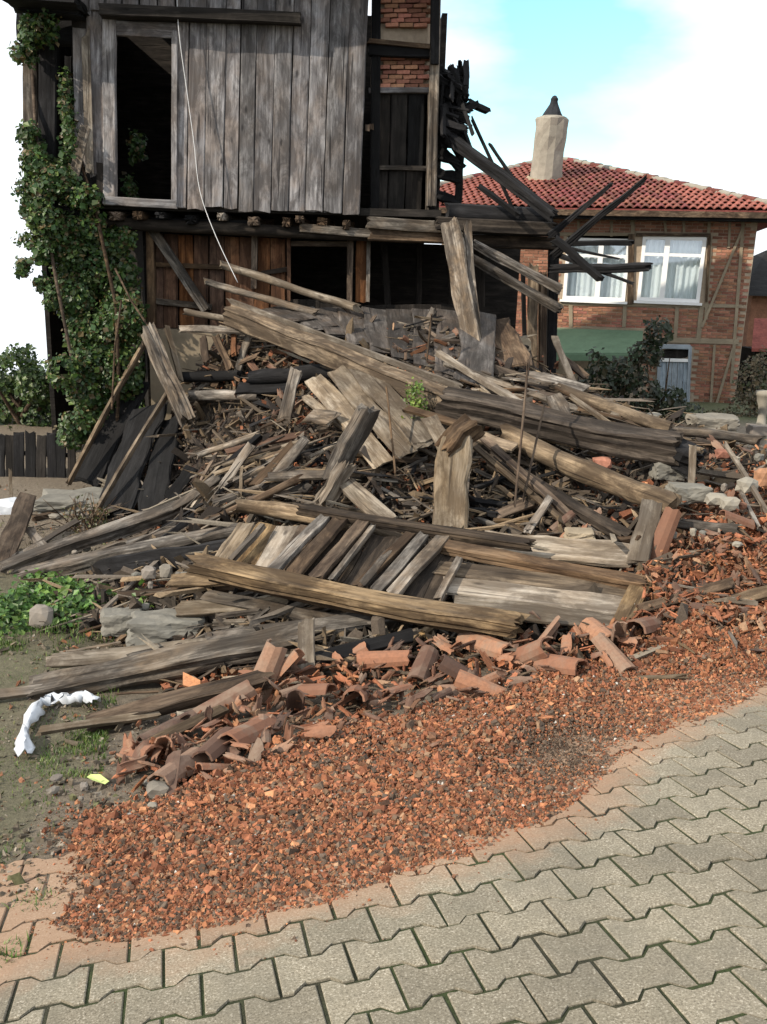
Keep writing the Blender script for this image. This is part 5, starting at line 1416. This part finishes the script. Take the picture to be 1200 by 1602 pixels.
for poly, cnt, ll, ww, an0, sp, mats, lab, grp in zones:
    xs = [p[0] for p in poly]; ys = [p[1] for p in poly]; n = 0
    while n < cnt:
        x, y = rnd.uniform(min(xs), max(xs)), rnd.uniform(min(ys), max(ys))
        if not in_poly(np.array([x]), np.array([y]), poly)[0]: continue
        n += 1
        L = rnd.uniform(*ll); an = rnd.gauss(an0, sp)
        c = S(x, y, rnd.uniform(-.04, .03)); m_ = mpp(c)
        t = Vector((math.cos(an), 0, 0)) - Vector((0, 0, math.sin(an) * .6)) + Vector((0, -math.sin(an) * .9, 0))
        hn = hnormal(c.x, c.y); t = (t - hn * t.dot(hn)).normalized(); t = (t + Vector((rnd.gauss(0, .12), rnd.gauss(0, .12), rnd.gauss(0, .12)))).normalized()
        w = rnd.uniform(*ww) * m_
        flat = rnd.random() < .55
        mt = rnd.choice(mats)
        o = piece('wood_scrap', c - t * L * m_ / 2, c + t * L * m_ / 2, w, w * (.35 if flat else .9), mt, (hn + Vector((rnd.gauss(0, .3), rnd.gauss(0, .3), 0))).normalized(), rag=.02, wob=.14, split=.1, taper=rnd.choice([0, 0, .4]))
        sz = 'long ' if L > .7 * ll[1] else ('short ' if L < .3 * ll[1] + .7 * ll[0] else '')
        tag(o, near_label(sz + MATW[mt] + (' board scrap' if flat else ' stick'), x, y), 'wood', grp)

# ------------------------------------------------------------------ broken roof tiles
def tile_frag(seed, full=False):
    r = random.Random(seed)
    n, k = 7, 5
    rad = r.uniform(.07, .085); Lt = r.uniform(.34, .38); tk = .013
    a0, a1 = 0.0, math.pi
    if not full:
        a0 = r.uniform(0, 1.5); a1 = a0 + r.uniform(.8, 1.7); a1 = min(a1, math.pi); Lt = r.uniform(.09, .26)
    V = []; F = []
    jag0 = [r.uniform(-.035, .035) if not full else r.uniform(-.006, .006) for _ in range(n)]
    jag1 = [r.uniform(-.05, .05) if not full else r.uniform(-.012, .012) for _ in range(n)]
    for s in (0, 1):
        for j in range(k):
            f = j / (k - 1)
            for i in range(n):
                an = a0 + (a1 - a0) * i / (n - 1) + (0 if full else math.sin(j * 2.1 + seed) * .08)
                rr = (rad - tk * s) * (1 - .16 * f)
                y = -Lt / 2 + f * Lt + jag0[i] * (1 - f) + jag1[i] * f
                V.append((rr * math.cos(an), y, rr * math.sin(an) - rad * .5))
    def id_(s, j, i): return s * n * k + j * n + i
    for j in range(k - 1):
        for i in range(n - 1):
            F.append((id_(0, j, i), id_(0, j, i + 1), id_(0, j + 1, i + 1), id_(0, j + 1, i)))
            F.append((id_(1, j, i), id_(1, j + 1, i), id_(1, j + 1, i + 1), id_(1, j, i + 1)))
    for i in range(n - 1):
        F.append((id_(0, 0, i + 1), id_(0, 0, i), id_(1, 0, i), id_(1, 0, i + 1)))
        F.append((id_(0, k - 1, i), id_(0, k - 1, i + 1), id_(1, k - 1, i + 1), id_(1, k - 1, i)))
    for j in range(k - 1):
        F.append((id_(0, j, 0), id_(0, j + 1, 0), id_(1, j + 1, 0), id_(1, j, 0)))
        F.append((id_(0, j + 1, n - 1), id_(0, j, n - 1), id_(1, j, n - 1), id_(1, j + 1, n - 1)))
    me = mesh_from('roof_tile', V, [tuple(reversed(f)) for f in F]); me.materials.append(M['tile'])
    return me
full_t = [tile_frag(i, True) for i in range(4)]; frag_t = [tile_frag(40 + i) for i in range(14)]
def place_tile(me, p, an, tilt, roll, sc, lab, grp, name='tile_shard'):
    o = bpy.data.objects.new(name, me); COL.objects.link(o)
    hn = hnormal(p.x, p.y)
    q = hn.to_track_quat('Z', 'Y').to_matrix().to_4x4()
    o.matrix_basis = Matrix.Translation(p) @ q @ Matrix.Rotation(an, 4, 'Z') @ Matrix.Rotation(tilt, 4, 'X') @ Matrix.Rotation(roll, 4, 'Y') @ Matrix.Diagonal((sc, sc, sc, 1))
    return tag(o, lab, 'roof tile', grp)
rnd = random.Random(55)
# recognisable larger tiles, one by one: pixel, turn, tilt, roll, size
big = [(388, 1158, -1.05, .15, .1, 1, 'whole curved tile lying lowest in the tile band'), (335, 1180, -.9, .1, .2, .95, 'whole tile left of the lowest curved tile'),
 (556, 1098, -.75, .35, -.1, 1, 'dark brown whole tile in the middle of the tile band'), (408, 1072, .5, 1.0, .3, 1, 'tile standing on edge under the big grey beam'),
 (440, 1062, -.3, .8, -.4, .8, 'pale pink tile piece beside the standing tile'), (758, 1018, -1.2, .1, .1, 1.05, 'long pale barrel tile under the wall frame rail'),
 (726, 1066, .2, -.6, .1, .75, 'stubby tile tipped end up left of centre'), (752, 1085, .3, -.4, .3, .7, 'brown stubby tile beside the tipped tile'),
 (820, 1035, -.8, .5, .6, .9, 'tile tilted sharply under the wall frame'), (935, 1000, -1.35, .1, .1, .95, 'orange tile near the right end of the wall frame'),
 (1012, 988, .4, -.5, .0, 1, 'upright round tile right of the wall frame end'), (1032, 850, .05, .9, .0, 1.05, 'salmon barrel tile standing beside the pale upright board'),
 (600, 1040, -1.1, .2, .3, .85, 'orange tile left of the wall frame rail end'), (662, 1052, 1.1, .2, .2, .8, 'curved tile under the wall frame rail'),
 (280, 1215, -1.1, .1, -.2, .9, 'dusty tile at the lower left end of the band'), (492, 1090, -.2, .3, -.1, .7, 'small orange tile in the middle left of the band'),
 (350, 1110, .9, .3, .2, .85, 'tile beside the long brown plank'), (875, 1050, -1.0, .2, .1, .85, 'tile right of centre in the band'), (960, 1035, .9, .2, .1, .8, 'tile at the right of the band below the frame end')]
for (x, y, an, ti, ro, sc, lb) in big:
    p = S(x, y, .05)
    place_tile(full_t[rnd.randrange(4)], p, an, ti, ro, sc, lb, None, 'roof_tile')
BAND = [(180,1210),(230,1160),(380,1090),(420,1040),(560,1030),(660,1010),(780,985),(900,990),(1000,975),(1060,960),(1060,1010),(960,1050),(820,1075),(700,1110),(560,1140),(420,1190),(300,1235),(210,1240)]
RIGHT = [(1010,880),(1080,830),(1210,840),(1210,975),(1040,985),(990,960)]
RB = [(1040,690),(1210,690),(1210,850),(1080,850)]
MID = [(300,560),(520,560),(500,660),(380,660)]
HT = [(560,500),(860,520),(980,680),(900,690),(680,600)]
HOL = [(880,770),(1000,800),(980,870),(860,850)]
GRV = [(150,1290),(420,1215),(700,1130),(1000,1040),(1200,990),(1200,1040),(980,1110),(700,1190),(420,1290),(180,1360)]
for poly, cnt, lo, hi, lab, grp, lift in ((BAND, 205, .25, .8, 'terracotta tile shard in the thick band of broken tiles', 'shards in the tile band', .035), (RIGHT, 34, .2, .6, 'terracotta shard on the right slope below the upright tile', 'shards on the right slope', .02),
        (RB, 12, .4, .8, 'terracotta shard in the rubble behind the upright tile', 'shards at the right back', .03), (MID, 12, .5, .9, 'terracotta shard in the dark stack under the golden beam', 'shards in the dark stack', .03),
        (HT, 14, .4, .8, 'terracotta shard scattered on the heap top', 'shards on the heap top', .03), (HOL, 6, .5, .9, 'terracotta shard in the hollow below the golden barked log', 'shards in the hollow', .03),
        (GRV, 12, .22, .5, 'small terracotta shard lying on the crushed tile', 'shards on the crushed tile', .02)):
    xs = [p[0] for p in poly]; ys = [p[1] for p in poly]; n = 0
    while n < cnt:
        x, y = rnd.uniform(min(xs), max(xs)), rnd.uniform(min(ys), max(ys))
        if not in_poly(np.array([x]), np.array([y]), poly)[0]: continue
        n += 1
        p = S(x, y, rnd.uniform(-.01, lift * 1.6))
        whole = rnd.random() < (.08 if grp == 'shards in the tile band' else .05)
        scl = rnd.uniform(lo, hi)
        kd = 'whole barrel tile' if whole else ('large terracotta shard' if scl > .75 else ('small terracotta shard' if scl < .45 else 'terracotta shard'))
        place_tile(full_t[rnd.randrange(4)] if whole else frag_t[rnd.randrange(14)], p, rnd.uniform(0, 6.28), rnd.gauss(0, .55), rnd.gauss(0, .6), scl, near_label(kd, x, y), grp)

# the many small fragments between them, joined
V = []; F = []
B2 = [(940,985),(1210,880),(1215,985),(1000,1045)]
for poly, cnt, lo, hi in ((BAND, 900, .12, .40), (B2, 420, .14, .45), (RIGHT, 520, .10, .32), (RB, 80, .15, .4), (GRV, 200, .1, .25), (MID, 60, .2, .45), (HT, 50, .2, .4)):
    xs = [p[0] for p in poly]; ys = [p[1] for p in poly]; n = 0
    while n < cnt:
        x, y = rnd.uniform(min(xs), max(xs)), rnd.uniform(min(ys), max(ys))
        if not in_poly(np.array([x]), np.array([y]), poly)[0]: continue
        n += 1
        p = S(x, y, rnd.uniform(-.05, .03)); q = frag_t[rnd.randrange(14)]; sc = rnd.uniform(lo, hi)
        m_ = Matrix.Translation(p) @ Matrix.Rotation(rnd.uniform(0, 6.28), 4, 'Z') @ Matrix.Rotation(rnd.gauss(0, .6), 4, 'X') @ Matrix.Rotation(rnd.gauss(0, .6), 4, 'Y') @ Matrix.Diagonal((sc, sc, sc * 1.3, 1))
        b0 = len(V); c = TP[rnd.randrange(len(TP))] * rnd.uniform(.45, 1.05)
        V += [(m_ @ v.co, c) for v in q.vertices]; F += [tuple(b0 + i for i in f.vertices) for f in q.polygons]
F = np.array(F); fm_ = big_mesh('tile_fragments', np.array([list(v[0]) for v in V]), F, np.array([v[1] for v in V]))
top('tile_fragments', fm_, 'chip', label='countless small tile fragments between the larger broken tiles', cat='rubble', kind='stuff')

# ------------------------------------------------------------------ stones, concrete, plastic and other single things
def rock_mesh(seed, sx, sy, sz, n=2):
    r = random.Random(seed)
    import bmesh
    bm = bmesh.new(); bmesh.ops.create_icosphere(bm, subdivisions=n, radius=.5)
    ph = [Vector((r.uniform(-3, 3), r.uniform(-3, 3), r.uniform(-3, 3))) for _ in range(4)]
    for v in bm.verts:
        c = v.co.copy()
        s = 1 + sum(math.sin(c.dot(p) * (2.2 + i * 1.5) + i) for i, p in enumerate(ph)) * .05
        # push towards a block
        m_ = max(abs(c.x), abs(c.y), abs(c.z)); c = c.lerp(c * (.42 / m_), .88) * s * (1 + r.uniform(-.05, .05) * (1 if n < 3 else .5))
        v.co = Vector((c.x * sx, c.y * sy, c.z * sz)) * 1.1
    me = bpy.data.meshes.new('stone'); bm.to_mesh(me); bm.free()
    return me
def rock(name, label, x, y, wpx, hpx, mat='stone', lift=0.0, rz=0.0, Y=0, dep=None):
    p = W(x, y, Y) if Y else S(x, y, lift); m_ = mpp(p); SEED[0] += 1
    me = rock_mesh(SEED[0], wpx * m_, (dep or wpx * .8) * m_, hpx * m_, 4 if wpx > 40 else 2)
    return top(name, me, mat, Matrix.Translation(p) @ Matrix.Rotation(rz, 4, 'Z'), label=label, cat='stone')
rock('concrete_block', 'large grey concrete block behind the wide pale plank', 262, 978, 125, 44, 'concrete', -.02, .15, dep=70)
rock('concrete_block', 'smaller grey block left of the large concrete block', 190, 978, 60, 40, 'concrete', .02, .1)
rock('concrete_slab', 'grey concrete slab by the leaning boards at left', 115, 790, 110, 30, 'concrete', .02, .2, dep=90)
rock('stone', 'rounded stone at the lower left end of the crushed tile', 248, 1243, 38, 26, 'stone', .02)
rock('stone', 'brownish stone in the green weeds at left', 66, 972, 36, 34, 'stone', .04)
rock('stone', 'pale stone under the rotten beam', 234, 908, 22, 22, 'stone', .05)
rock('stone', 'second pale stone right of the stone under the rotten beam', 260, 905, 20, 24, 'stone', .05)
rock('stone', 'small stone left of the frame rail end', 290, 915, 20, 20, 'stone', .04)
rock('rubble_lump', 'grey plaster lump under the black log end', 1045, 745, 50, 36, 'concrete', .06)
rock('rubble_lump', 'grey plaster lump below the whitish hanging slat', 1075, 780, 60, 30, 'concrete', .04)
rock('rubble_lump', 'white plaster chunk right of the hanging slat', 1118, 792, 34, 20, 'chimney', .05)
rock('rubble_lump', 'second white plaster chunk beside the first', 1140, 800, 28, 22, 'chimney', .05)
rock('rubble_lump', 'white plaster block by the crossing sticks at right', 1168, 772, 34, 24, 'chimney', .06, .5)
rock('rubble_lump', 'orange brick lump at the right edge', 1192, 760, 30, 34, 'brick', .06, .3)
rock('rubble_lump', 'orange brick lump near the grey level log', 1130, 720, 26, 16, 'brick', .05)
rock('rubble_lump', 'tan plaster lump on the dusty board', 905, 850, 44, 18, 'plaster', .05)
rock('rubble_lump', 'dusty lump at the end of the golden barked log', 940, 740, 30, 20, 'brick', .08)
rock('stone_wall', 'low rubble stones before the brick house corner', 1115, 665, 70, 30, 'stone', 0, 0, 9.6)
rock('stone', 'white plaster lump before the shutter window', 1022, 652, 24, 14, 'chimney', 0, 0, 9.2)
rock('plaster_mass', 'big tan earth lump on the heap behind the right posts', 790, 555, 70, 60, 'plaster', 0, .3, 10.3)
rnd = random.Random(3)
for i in range(30):
    x, y = rnd.choice([(rnd.uniform(1050, 1200), rnd.uniform(700, 870)), (rnd.uniform(200, 420), rnd.uniform(880, 960)), (rnd.uniform(20, 200), rnd.uniform(780, 880)), (rnd.uniform(60, 250), rnd.uniform(1200, 1280))])
    right = x > 1000
    o = rock('small_stone', 'small stone among the rubble at the right' if right else near_label('small grey stone', x, y), x, y, rnd.uniform(9, 20), rnd.uniform(7, 14), rnd.choice(['stone', 'concrete', 'chimney', 'brick'] if right else ['stone', 'concrete']), .02, rnd.uniform(0, 3))
    o['group'] = 'small stones at the right' if right else 'small stones at the left'

# crumpled strip of white plastic on the grass
path = [(40, 1190), (38, 1160), (50, 1130), (62, 1110), (85, 1103), (110, 1104), (135, 1098), (152, 1108)]
V = []; F = []; r = random.Random(8); k = 7
pts = []
for i in range(len(path) - 1):
    for q in range(4):
        f = q / 4; pts.append((path[i][0] * (1 - f) + path[i + 1][0] * f, path[i][1] * (1 - f) + path[i + 1][1] * f))
pts.append(path[-1])
for i, (x, y) in enumerate(pts):
    p = S(x, y, .03); x2, y2 = pts[min(i + 1, len(pts) - 1)]; x1, y1 = pts[max(i - 1, 0)]
    d = (S(x2, y2) - S(x1, y1)).normalized(); sd = d.cross(Vector((0, 0, 1))).normalized()
    wv = (10 + 4 * math.sin(i * .9)) * mpp(p)
    for j in range(k):
        f = j / (k - 1) * 2 - 1
        V.append(p + sd * f * wv + Vector((r.uniform(-.01, .01), r.uniform(-.01, .01), .035 * (1 - f * f) + r.uniform(-.016, .016))))
for i in range(len(pts) - 1):
    for j in range(k - 1): F.append((i * k + j, i * k + j + 1, (i + 1) * k + j + 1, (i + 1) * k + j))
me = mesh_from('plastic_strip', V, F, True)
o = top('plastic_strip', me, 'sheet', label='crumpled white plastic strip curled on the grass', cat='plastic')
md = o.modifiers.new('thickness', 'SOLIDIFY'); md.thickness = .004
p = S(152, 1227, .02)
me = mesh_from('leaf', [(-.05, -.012, .004), (0, -.026, .012), (.06, -.012, .004), (.06, .014, .006), (0, .02, .018), (-.05, .012, .006), (0, 0, .002)], [(0, 1, 6), (1, 2, 6), (2, 3, 6), (3, 4, 6), (4, 5, 6), (5, 0, 6)])
top('pale_leaf', me, 'leafgreen', Matrix.Translation(p) @ Matrix.Rotation(-.5, 4, 'Z'), label='pale yellow green leaf lying by the dusty tile', cat='leaf')
p = S(15, 800, .02); m_ = mpp(p)
top('plastic_bag', rock_mesh(5, 50 * m_, 40 * m_, 34 * m_), 'sheet', Matrix.Translation(p), label='white plastic bag at the far left edge', cat='plastic')

# ------------------------------------------------------------------ vegetation
def leaves_mesh(name, P, nrm, size, cols, rng):
    n = len(P)
    t = rng.normal(size=(n, 3)); t -= nrm * (t * nrm).sum(1, keepdims=True); t /= np.linalg.norm(t, axis=1, keepdims=True)
    b_ = np.cross(nrm, t)
    s = size[:, None]
    base = P - t * s * .5; tip = P + t * s * .55; l = P + b_ * s * .42 + nrm * s * .10; r = P - b_ * s * .42 + nrm * s * .10
    V = np.stack([base, r, tip, l], 1).reshape(-1, 3)
    F = np.arange(n * 4).reshape(n, 4)
    F = np.concatenate([F[:, [0, 1, 2]], F[:, [0, 2, 3]]])
    return big_mesh(name, V, F, np.repeat(cols, 4, 0))
def foliage(name, parent, blobs, rng, leaf, pal, shell=.75, up=.35, toward=.45):
    Ps = []; Ns = []
    for (px, py, Y, rx, ry, rd, n) in blobs:
        c = np.array(W(px, py, Y)); m_ = mpp(c)
        u = rng.normal(size=(n, 3)); u /= np.linalg.norm(u, axis=1, keepdims=True)
        rad = rng.random(n) ** (1 / 3.0) * (1 - shell) + shell * rng.uniform(.75, 1.05, n)
        k = u * rad[:, None] * np.array((rx * m_, rd, ry * m_))
        # clumps
        k += rng.normal(0, .025, k.shape)
        Ps.append(c + k); Ns.append(u)
    P = np.concatenate(Ps); U = np.concatenate(Ns)
    clump = smooth_noise(P[:, 0] * 7 + P[:, 1] * 3, P[:, 2] * 7, 4)
    keep = clump > -0.55 + rng.uniform(-.3, .3, len(P)); P = P[keep]; U = U[keep]; clump = clump[keep]
    nn = U * .6 + rng.normal(0, .55, U.shape) + np.array((0, -toward, up)); nn /= np.linalg.norm(nn, axis=1, keepdims=True)
    cols = pal[rng.integers(0, len(pal), len(P))] * rng.uniform(.6, 1.35, (len(P), 1))
    size = (rng.uniform(.35, 1.0, len(P)) + .5 * (rng.random(len(P)) < .2)) * leaf
    return child(name, leaves_mesh(name, P, nn, size, cols, rng), 'leafy', parent)
IVY = 1.05 * np.array([(0.10, 0.075, 0.03), (0.035, 0.075, 0.018), (0.05, 0.10, 0.022), (0.028, 0.06, 0.018), (0.085, 0.13, 0.028), (0.06, 0.085, 0.03), (0.04, 0.085, 0.03)])
rng = np.random.default_rng(8)
ivy = thing('ivy', 'green ivy climbing the left corner of the timber house', 'ivy', W(150, 700, 10.6))
blobs = []
r = random.Random(6)
main = [(70, 40, 26, 22), (45, 55, 20, 30), (38, 80, 14, 18), (105, 150, 7, 50), (108, 230, 8, 40), (46, 210, 14, 20), (60, 250, 34, 36), (100, 290, 44, 36), (50, 300, 26, 40), (130, 320, 34, 26), (70, 350, 40, 36), (120, 380, 52, 40), (60, 395, 30, 20), (150, 430, 48, 46),
        (195, 420, 30, 44), (130, 480, 40, 40), (185, 500, 44, 46), (150, 545, 48, 44), (110, 590, 40, 40), (190, 580, 34, 46), (150, 640, 50, 40), (110, 665, 34, 28), (205, 640, 24, 34), (175, 370, 34, 30), (205, 480, 22, 40), (215, 560, 18, 40), (42, 420, 12, 12), (60, 445, 16, 14), (82, 470, 16, 14), (205, 290, 6, 25), (215, 240, 8, 30)]
for (x, y, rx, ry) in main:
    n = int(rx * ry * 1.0)
    Y = 10.75 if y < 330 else (10.75 if x < 140 else 10.95) - (.0 if y < 500 else .35)
    if x in (205, 215): Y = 11.7
    for q in range(3):
        blobs.append((x + r.gauss(0, rx * .35), y + r.gauss(0, ry * .35), Y + r.gauss(0, .1), rx * .66, ry * .7, .13, n // 2 + 16))
foliage('foliage', ivy, blobs, rng, .062, IVY, .45)
for (pth, rr) in (([(180, 740, 10.6), (186, 600, 10.4), (182, 480, 10.5), (150, 330, 10.8), (110, 200, 10.9)], .022), ([(150, 745, 10.5), (120, 600, 10.4), (90, 450, 10.6), (60, 280, 10.8), (50, 100, 11.1)], .02), ([(238, 520, 10.3), (205, 470, 10.4), (180, 420, 10.6)], .012), ([(175, 640, 10.1), (180, 540, 10.1), (190, 470, 10.2)], .012)):
    child('stem', tube('stem', [W(*q) for q in pth], rr, 'brown'), 'brown', ivy)
BUSH = .72 * np.array([(0.06, 0.12, 0.03), (0.09, 0.16, 0.035), (0.045, 0.09, 0.025), (0.12, 0.17, 0.05), (0.07, 0.11, 0.05)])
bush = thing('garden_tree', 'bushy green tree behind the fence at the left edge', 'tree', W(30, 760, 14.5))
blobs = [(x, y, 14.5 + r.uniform(-.5, .5), rx, ry, .5, n) for (x, y, rx, ry, n) in ((20, 585, 34, 34, 1300), (62, 600, 34, 34, 1300), (10, 640, 44, 40, 1700), (70, 650, 40, 34, 1500), (20, 700, 46, 24, 1000), (85, 700, 40, 24, 900), (-40, 610, 44, 60, 700), (100, 630, 26, 34, 400), (30, 560, 20, 20, 300), (60, 680, 40, 20, 400), (10, 690, 40, 20, 400), (80, 575, 16, 16, 150))]
foliage('crown', bush, blobs, rng, .085, BUSH, .55)
child('trunk', tube('trunk', [W(30, 780, 14.5), W(34, 700, 14.5), W(28, 640, 14.5), W(40, 590, 14.5)], [.09, .07, .05, .02], 'brown'), 'brown', bush)
for q in range(5):
    child('limb', tube('limb', [W(33, 690 - q * 12, 14.5), W(33 + r.uniform(-40, 40), 640 - q * 10, 14.4 + r.uniform(-.4, .4)), W(33 + r.uniform(-60, 60), 600 - q * 8, 14.4 + r.uniform(-.5, .5))], [.04, .025, .008], 'brown'), 'brown', bush)
# bare twigs behind
shr = thing('dark_shrub', 'dark evergreen shrub beside the green awning', 'shrub', W(980, 650, 13.5))
DK = np.array([(0.022, 0.036, 0.014), (0.03, 0.045, 0.018), (0.016, 0.026, 0.012), (0.05, 0.045, 0.024)])
blobs = [(x, y, 14.5 + r.uniform(-.3, .3), rx, ry, .35, n) for (x, y, rx, ry, n) in ((1030, 520, 20, 22, 260), (1010, 555, 26, 24, 380), (975, 585, 36, 26, 480), (940, 600, 34, 28, 480), (1000, 615, 40, 28, 520), (1045, 625, 30, 20, 300), (920, 630, 30, 24, 330), (970, 640, 40, 22, 420), (1075, 645, 26, 14, 180), (935, 565, 14, 20, 120), (1030, 650, 40, 18, 300))]
foliage('crown', shr, blobs, rng, .09, DK, .4)
for q in range(6):
    x = 930 + q * 22
    child('stem', tube('stem', [W(975 + q * 4, 680, 14.5), W(x, 620, 14.4), W(x + r.uniform(-10, 20), 560, 14.4)], [.025, .018, .006], 'brown'), 'brown', shr)
hdg = thing('garden_bush', 'brownish bush at the right edge beside the brick house corner', 'bush', W(1180, 640, 16))
HG = np.array([(0.12, 0.09, 0.05), (0.09, 0.075, 0.04), (0.06, 0.07, 0.03), (0.16, 0.12, 0.07)])
foliage('crown', hdg, [(x, y, 16.5, rx, ry, .4, n) for (x, y, rx, ry, n) in ((1178, 600, 26, 44, 700), (1200, 580, 24, 40, 500), (1165, 640, 26, 26, 500), (1205, 640, 20, 30, 300), (1130, 655, 34, 14, 320), (1085, 662, 30, 12, 260))], rng, .07, HG, .4)
child('stem', tube('stem', [W(1182, 690, 16.5), W(1180, 640, 16.5), W(1184, 580, 16.5)], [.04, .03, .01], 'brown'), 'brown', hdg)
hv = thing('sprig', 'small bright green sprig growing beside the golden beam', 'plant', W(648, 650, 7.6))
foliage('foliage', hv, [(648, 615, 7.75, 12, 22, .05, 160), (655, 640, 7.7, 12, 18, .05, 120)], rng, .035, np.array([(.16, .22, .04), (.10, .17, .03)]), .3)
child('stem', tube('stem', [W(652, 668, 7.7), W(650, 630, 7.72), W(646, 600, 7.75)], .006, 'brown'), 'brown', hv)

# fence behind the left bush
fen = thing('paling_fence', 'dark weathered paling fence at the far left behind the boards', 'fence', W(50, 760, 10.9))
x = -60
while x < 112:
    w = r.uniform(11, 17)
    piece('paling', W(x, r.uniform(672, 690), 10.9), W(x + r.uniform(-2, 2), 765, 10.8), w * mpp(W(x, 720, 10.9)), .025, r.choice(['char', 'dark', 'dkbrown', 'char']), Vector((0, -1, .05)), fen, rag=.05)
    x += w + r.uniform(0, 1.5)
piece('rail', W(-70, 705, 10.96), W(112, 712, 10.96), .06, .05, 'char', Vector((0, 0, 1)), fen)

# grass and weeds
def grass(name, label, polys, dens, hgt, wid, pal, seed):
    rg = np.random.default_rng(seed); PP = []
    for poly, n in polys:
        xs = [p[0] for p in poly]; ys = [p[1] for p in poly]
        px = rg.uniform(min(xs), max(xs), n * 3); py = rg.uniform(min(ys), max(ys), n * 3)
        k = in_poly(px, py, poly); px, py = px[k][:n], py[k][:n]
        q = surf_np(px, py); c = smooth_noise(q[:, 0] * 9, q[:, 1] * 9, seed); k = c > rg.uniform(-.6, .5, len(q)); PP.append(q[k])
    P = np.concatenate(PP); P[:, 2] -= .03; n = len(P)
    an = rg.uniform(0, 6.28, n); d = np.stack([np.cos(an), np.sin(an), np.zeros(n)], 1); h = hgt * rg.uniform(.4, 1.2, n)
    ln = rg.uniform(.1, .8, n)[:, None] * d * h[:, None]
    sd = np.stack([-np.sin(an), np.cos(an), np.zeros(n)], 1) * wid * rg.uniform(.5, 1.2, (n, 1))
    z = np.array((0, 0, 1.0))
    V = np.stack([P - sd, P + sd, P + ln * .35 + z * (h * .6)[:, None] + sd * .8, P + ln * .35 + z * (h * .6)[:, None] - sd * .8, P + ln + z * (h * .9)[:, None]], 1).reshape(-1, 3)
    b0 = (np.arange(n) * 5)[:, None]
    F = np.concatenate([b0 + np.array([[0, 1, 2]]), b0 + np.array([[0, 2, 3]]), b0 + np.array([[3, 2, 4]])])
    cols = np.repeat(pal[rg.integers(0, len(pal), n)] * rg.uniform(.6, 1.3, (n, 1)), 5, 0)
    top(name, big_mesh(name, V, F, cols), 'leafy', label=label, cat='grass', kind='stuff')
GR = np.array([(0.10, 0.17, 0.03), (0.07, 0.13, 0.025), (0.15, 0.19, 0.05), (0.06, 0.09, 0.03)])
grass('grass', 'short green grass and moss on the dirt at lower left', [([(-40,1000),(100,1000),(110,1060),(-40,1080)], 2600), ([(-40,1090),(160,1120),(170,1210),(60,1230),(-40,1230)], 2200), ([(60,1140),(170,1140),(160,1215),(60,1215)], 3400), ([(-40,1220),(120,1230),(60,1330),(-40,1380)], 700), ([(90,1050),(190,1060),(180,1105),(60,1100)], 900), ([(-40,930),(-10,930),(160,985),(120,1010),(-40,1010)], 1500), ([(150,990),(230,960),(240,985),(170,1010)], 400), ([(20,1400),(95,1395),(80,1425),(10,1430)], 200), ([(-30,1480),(60,1470),(20,1510),(-30,1530)], 500)], 1, .045, .003, GR, 14)
WD = np.array([(0.055, 0.13, 0.025), (0.08, 0.17, 0.03), (0.04, 0.09, 0.02), (0.12, 0.20, 0.04)])
wd = thing('weed_patch', 'patch of bright green leafy weeds below the rotten beam', 'weeds', S(90, 960))
foliage('foliage', wd, [(x, y, Y, rx, ry, .22, n) for (x, y, Y, rx, ry, n) in ((30, 950, 6.4, 40, 26, 800), (90, 930, 6.6, 40, 26, 800), (140, 940, 6.4, 34, 26, 600), (20, 985, 6.1, 44, 22, 600), (100, 965, 6.2, 44, 22, 700), (-20, 960, 6.3, 40, 30, 500), (60, 920, 6.8, 34, 20, 400), (228, 940, 6.2, 14, 14, 100))], rng, .05, WD, .3, .8, .3)
dry = thing('dry_shrub', 'low dry weed with thin twigs beside the leaning board edge', 'weeds', S(130, 820))
for q in range(26):
    x = r.gauss(130, 26); c = S(r.gauss(128, 14), 832)
    t_ = W(x + r.gauss(0, 14), r.uniform(770, 815), c.y + r.uniform(-.2, .2))
    child('twig', tube('twig', [c, c.lerp(t_, .5) + Vector((r.uniform(-.04, .04), 0, .03)), t_], [.006, .005, .002], 'brown', 4), 'brown', dry)
foliage('foliage', dry, [(135, 805, 8.6, 36, 24, .2, 240)], rng, .04, np.array([(.12, .11, .05), (.16, .10, .05), (.08, .09, .03)]), .3)

# pieces that still share a description are told apart by their place
from collections import defaultdict
same = defaultdict(list)
for o in bpy.data.objects:
    if o.parent is None and o.get('group') and o.get('label'): same[o['label']].append(o)
ORD = ['leftmost', 'second from left', 'third from left', 'fourth from left', 'fifth from left', 'sixth from left', 'seventh from left', 'eighth from left', 'ninth from left', 'tenth from left']
for lb, L in same.items():
    if 1 < len(L) <= 11:
        L.sort(key=lambda o: topix([list(o.matrix_basis.translation)])[0][0])
        for i, o in enumerate(L):
            o['label'] = ('rightmost ' if i == len(L) - 1 else ORD[i] + ' ') + lb.replace('terracotta ', '')
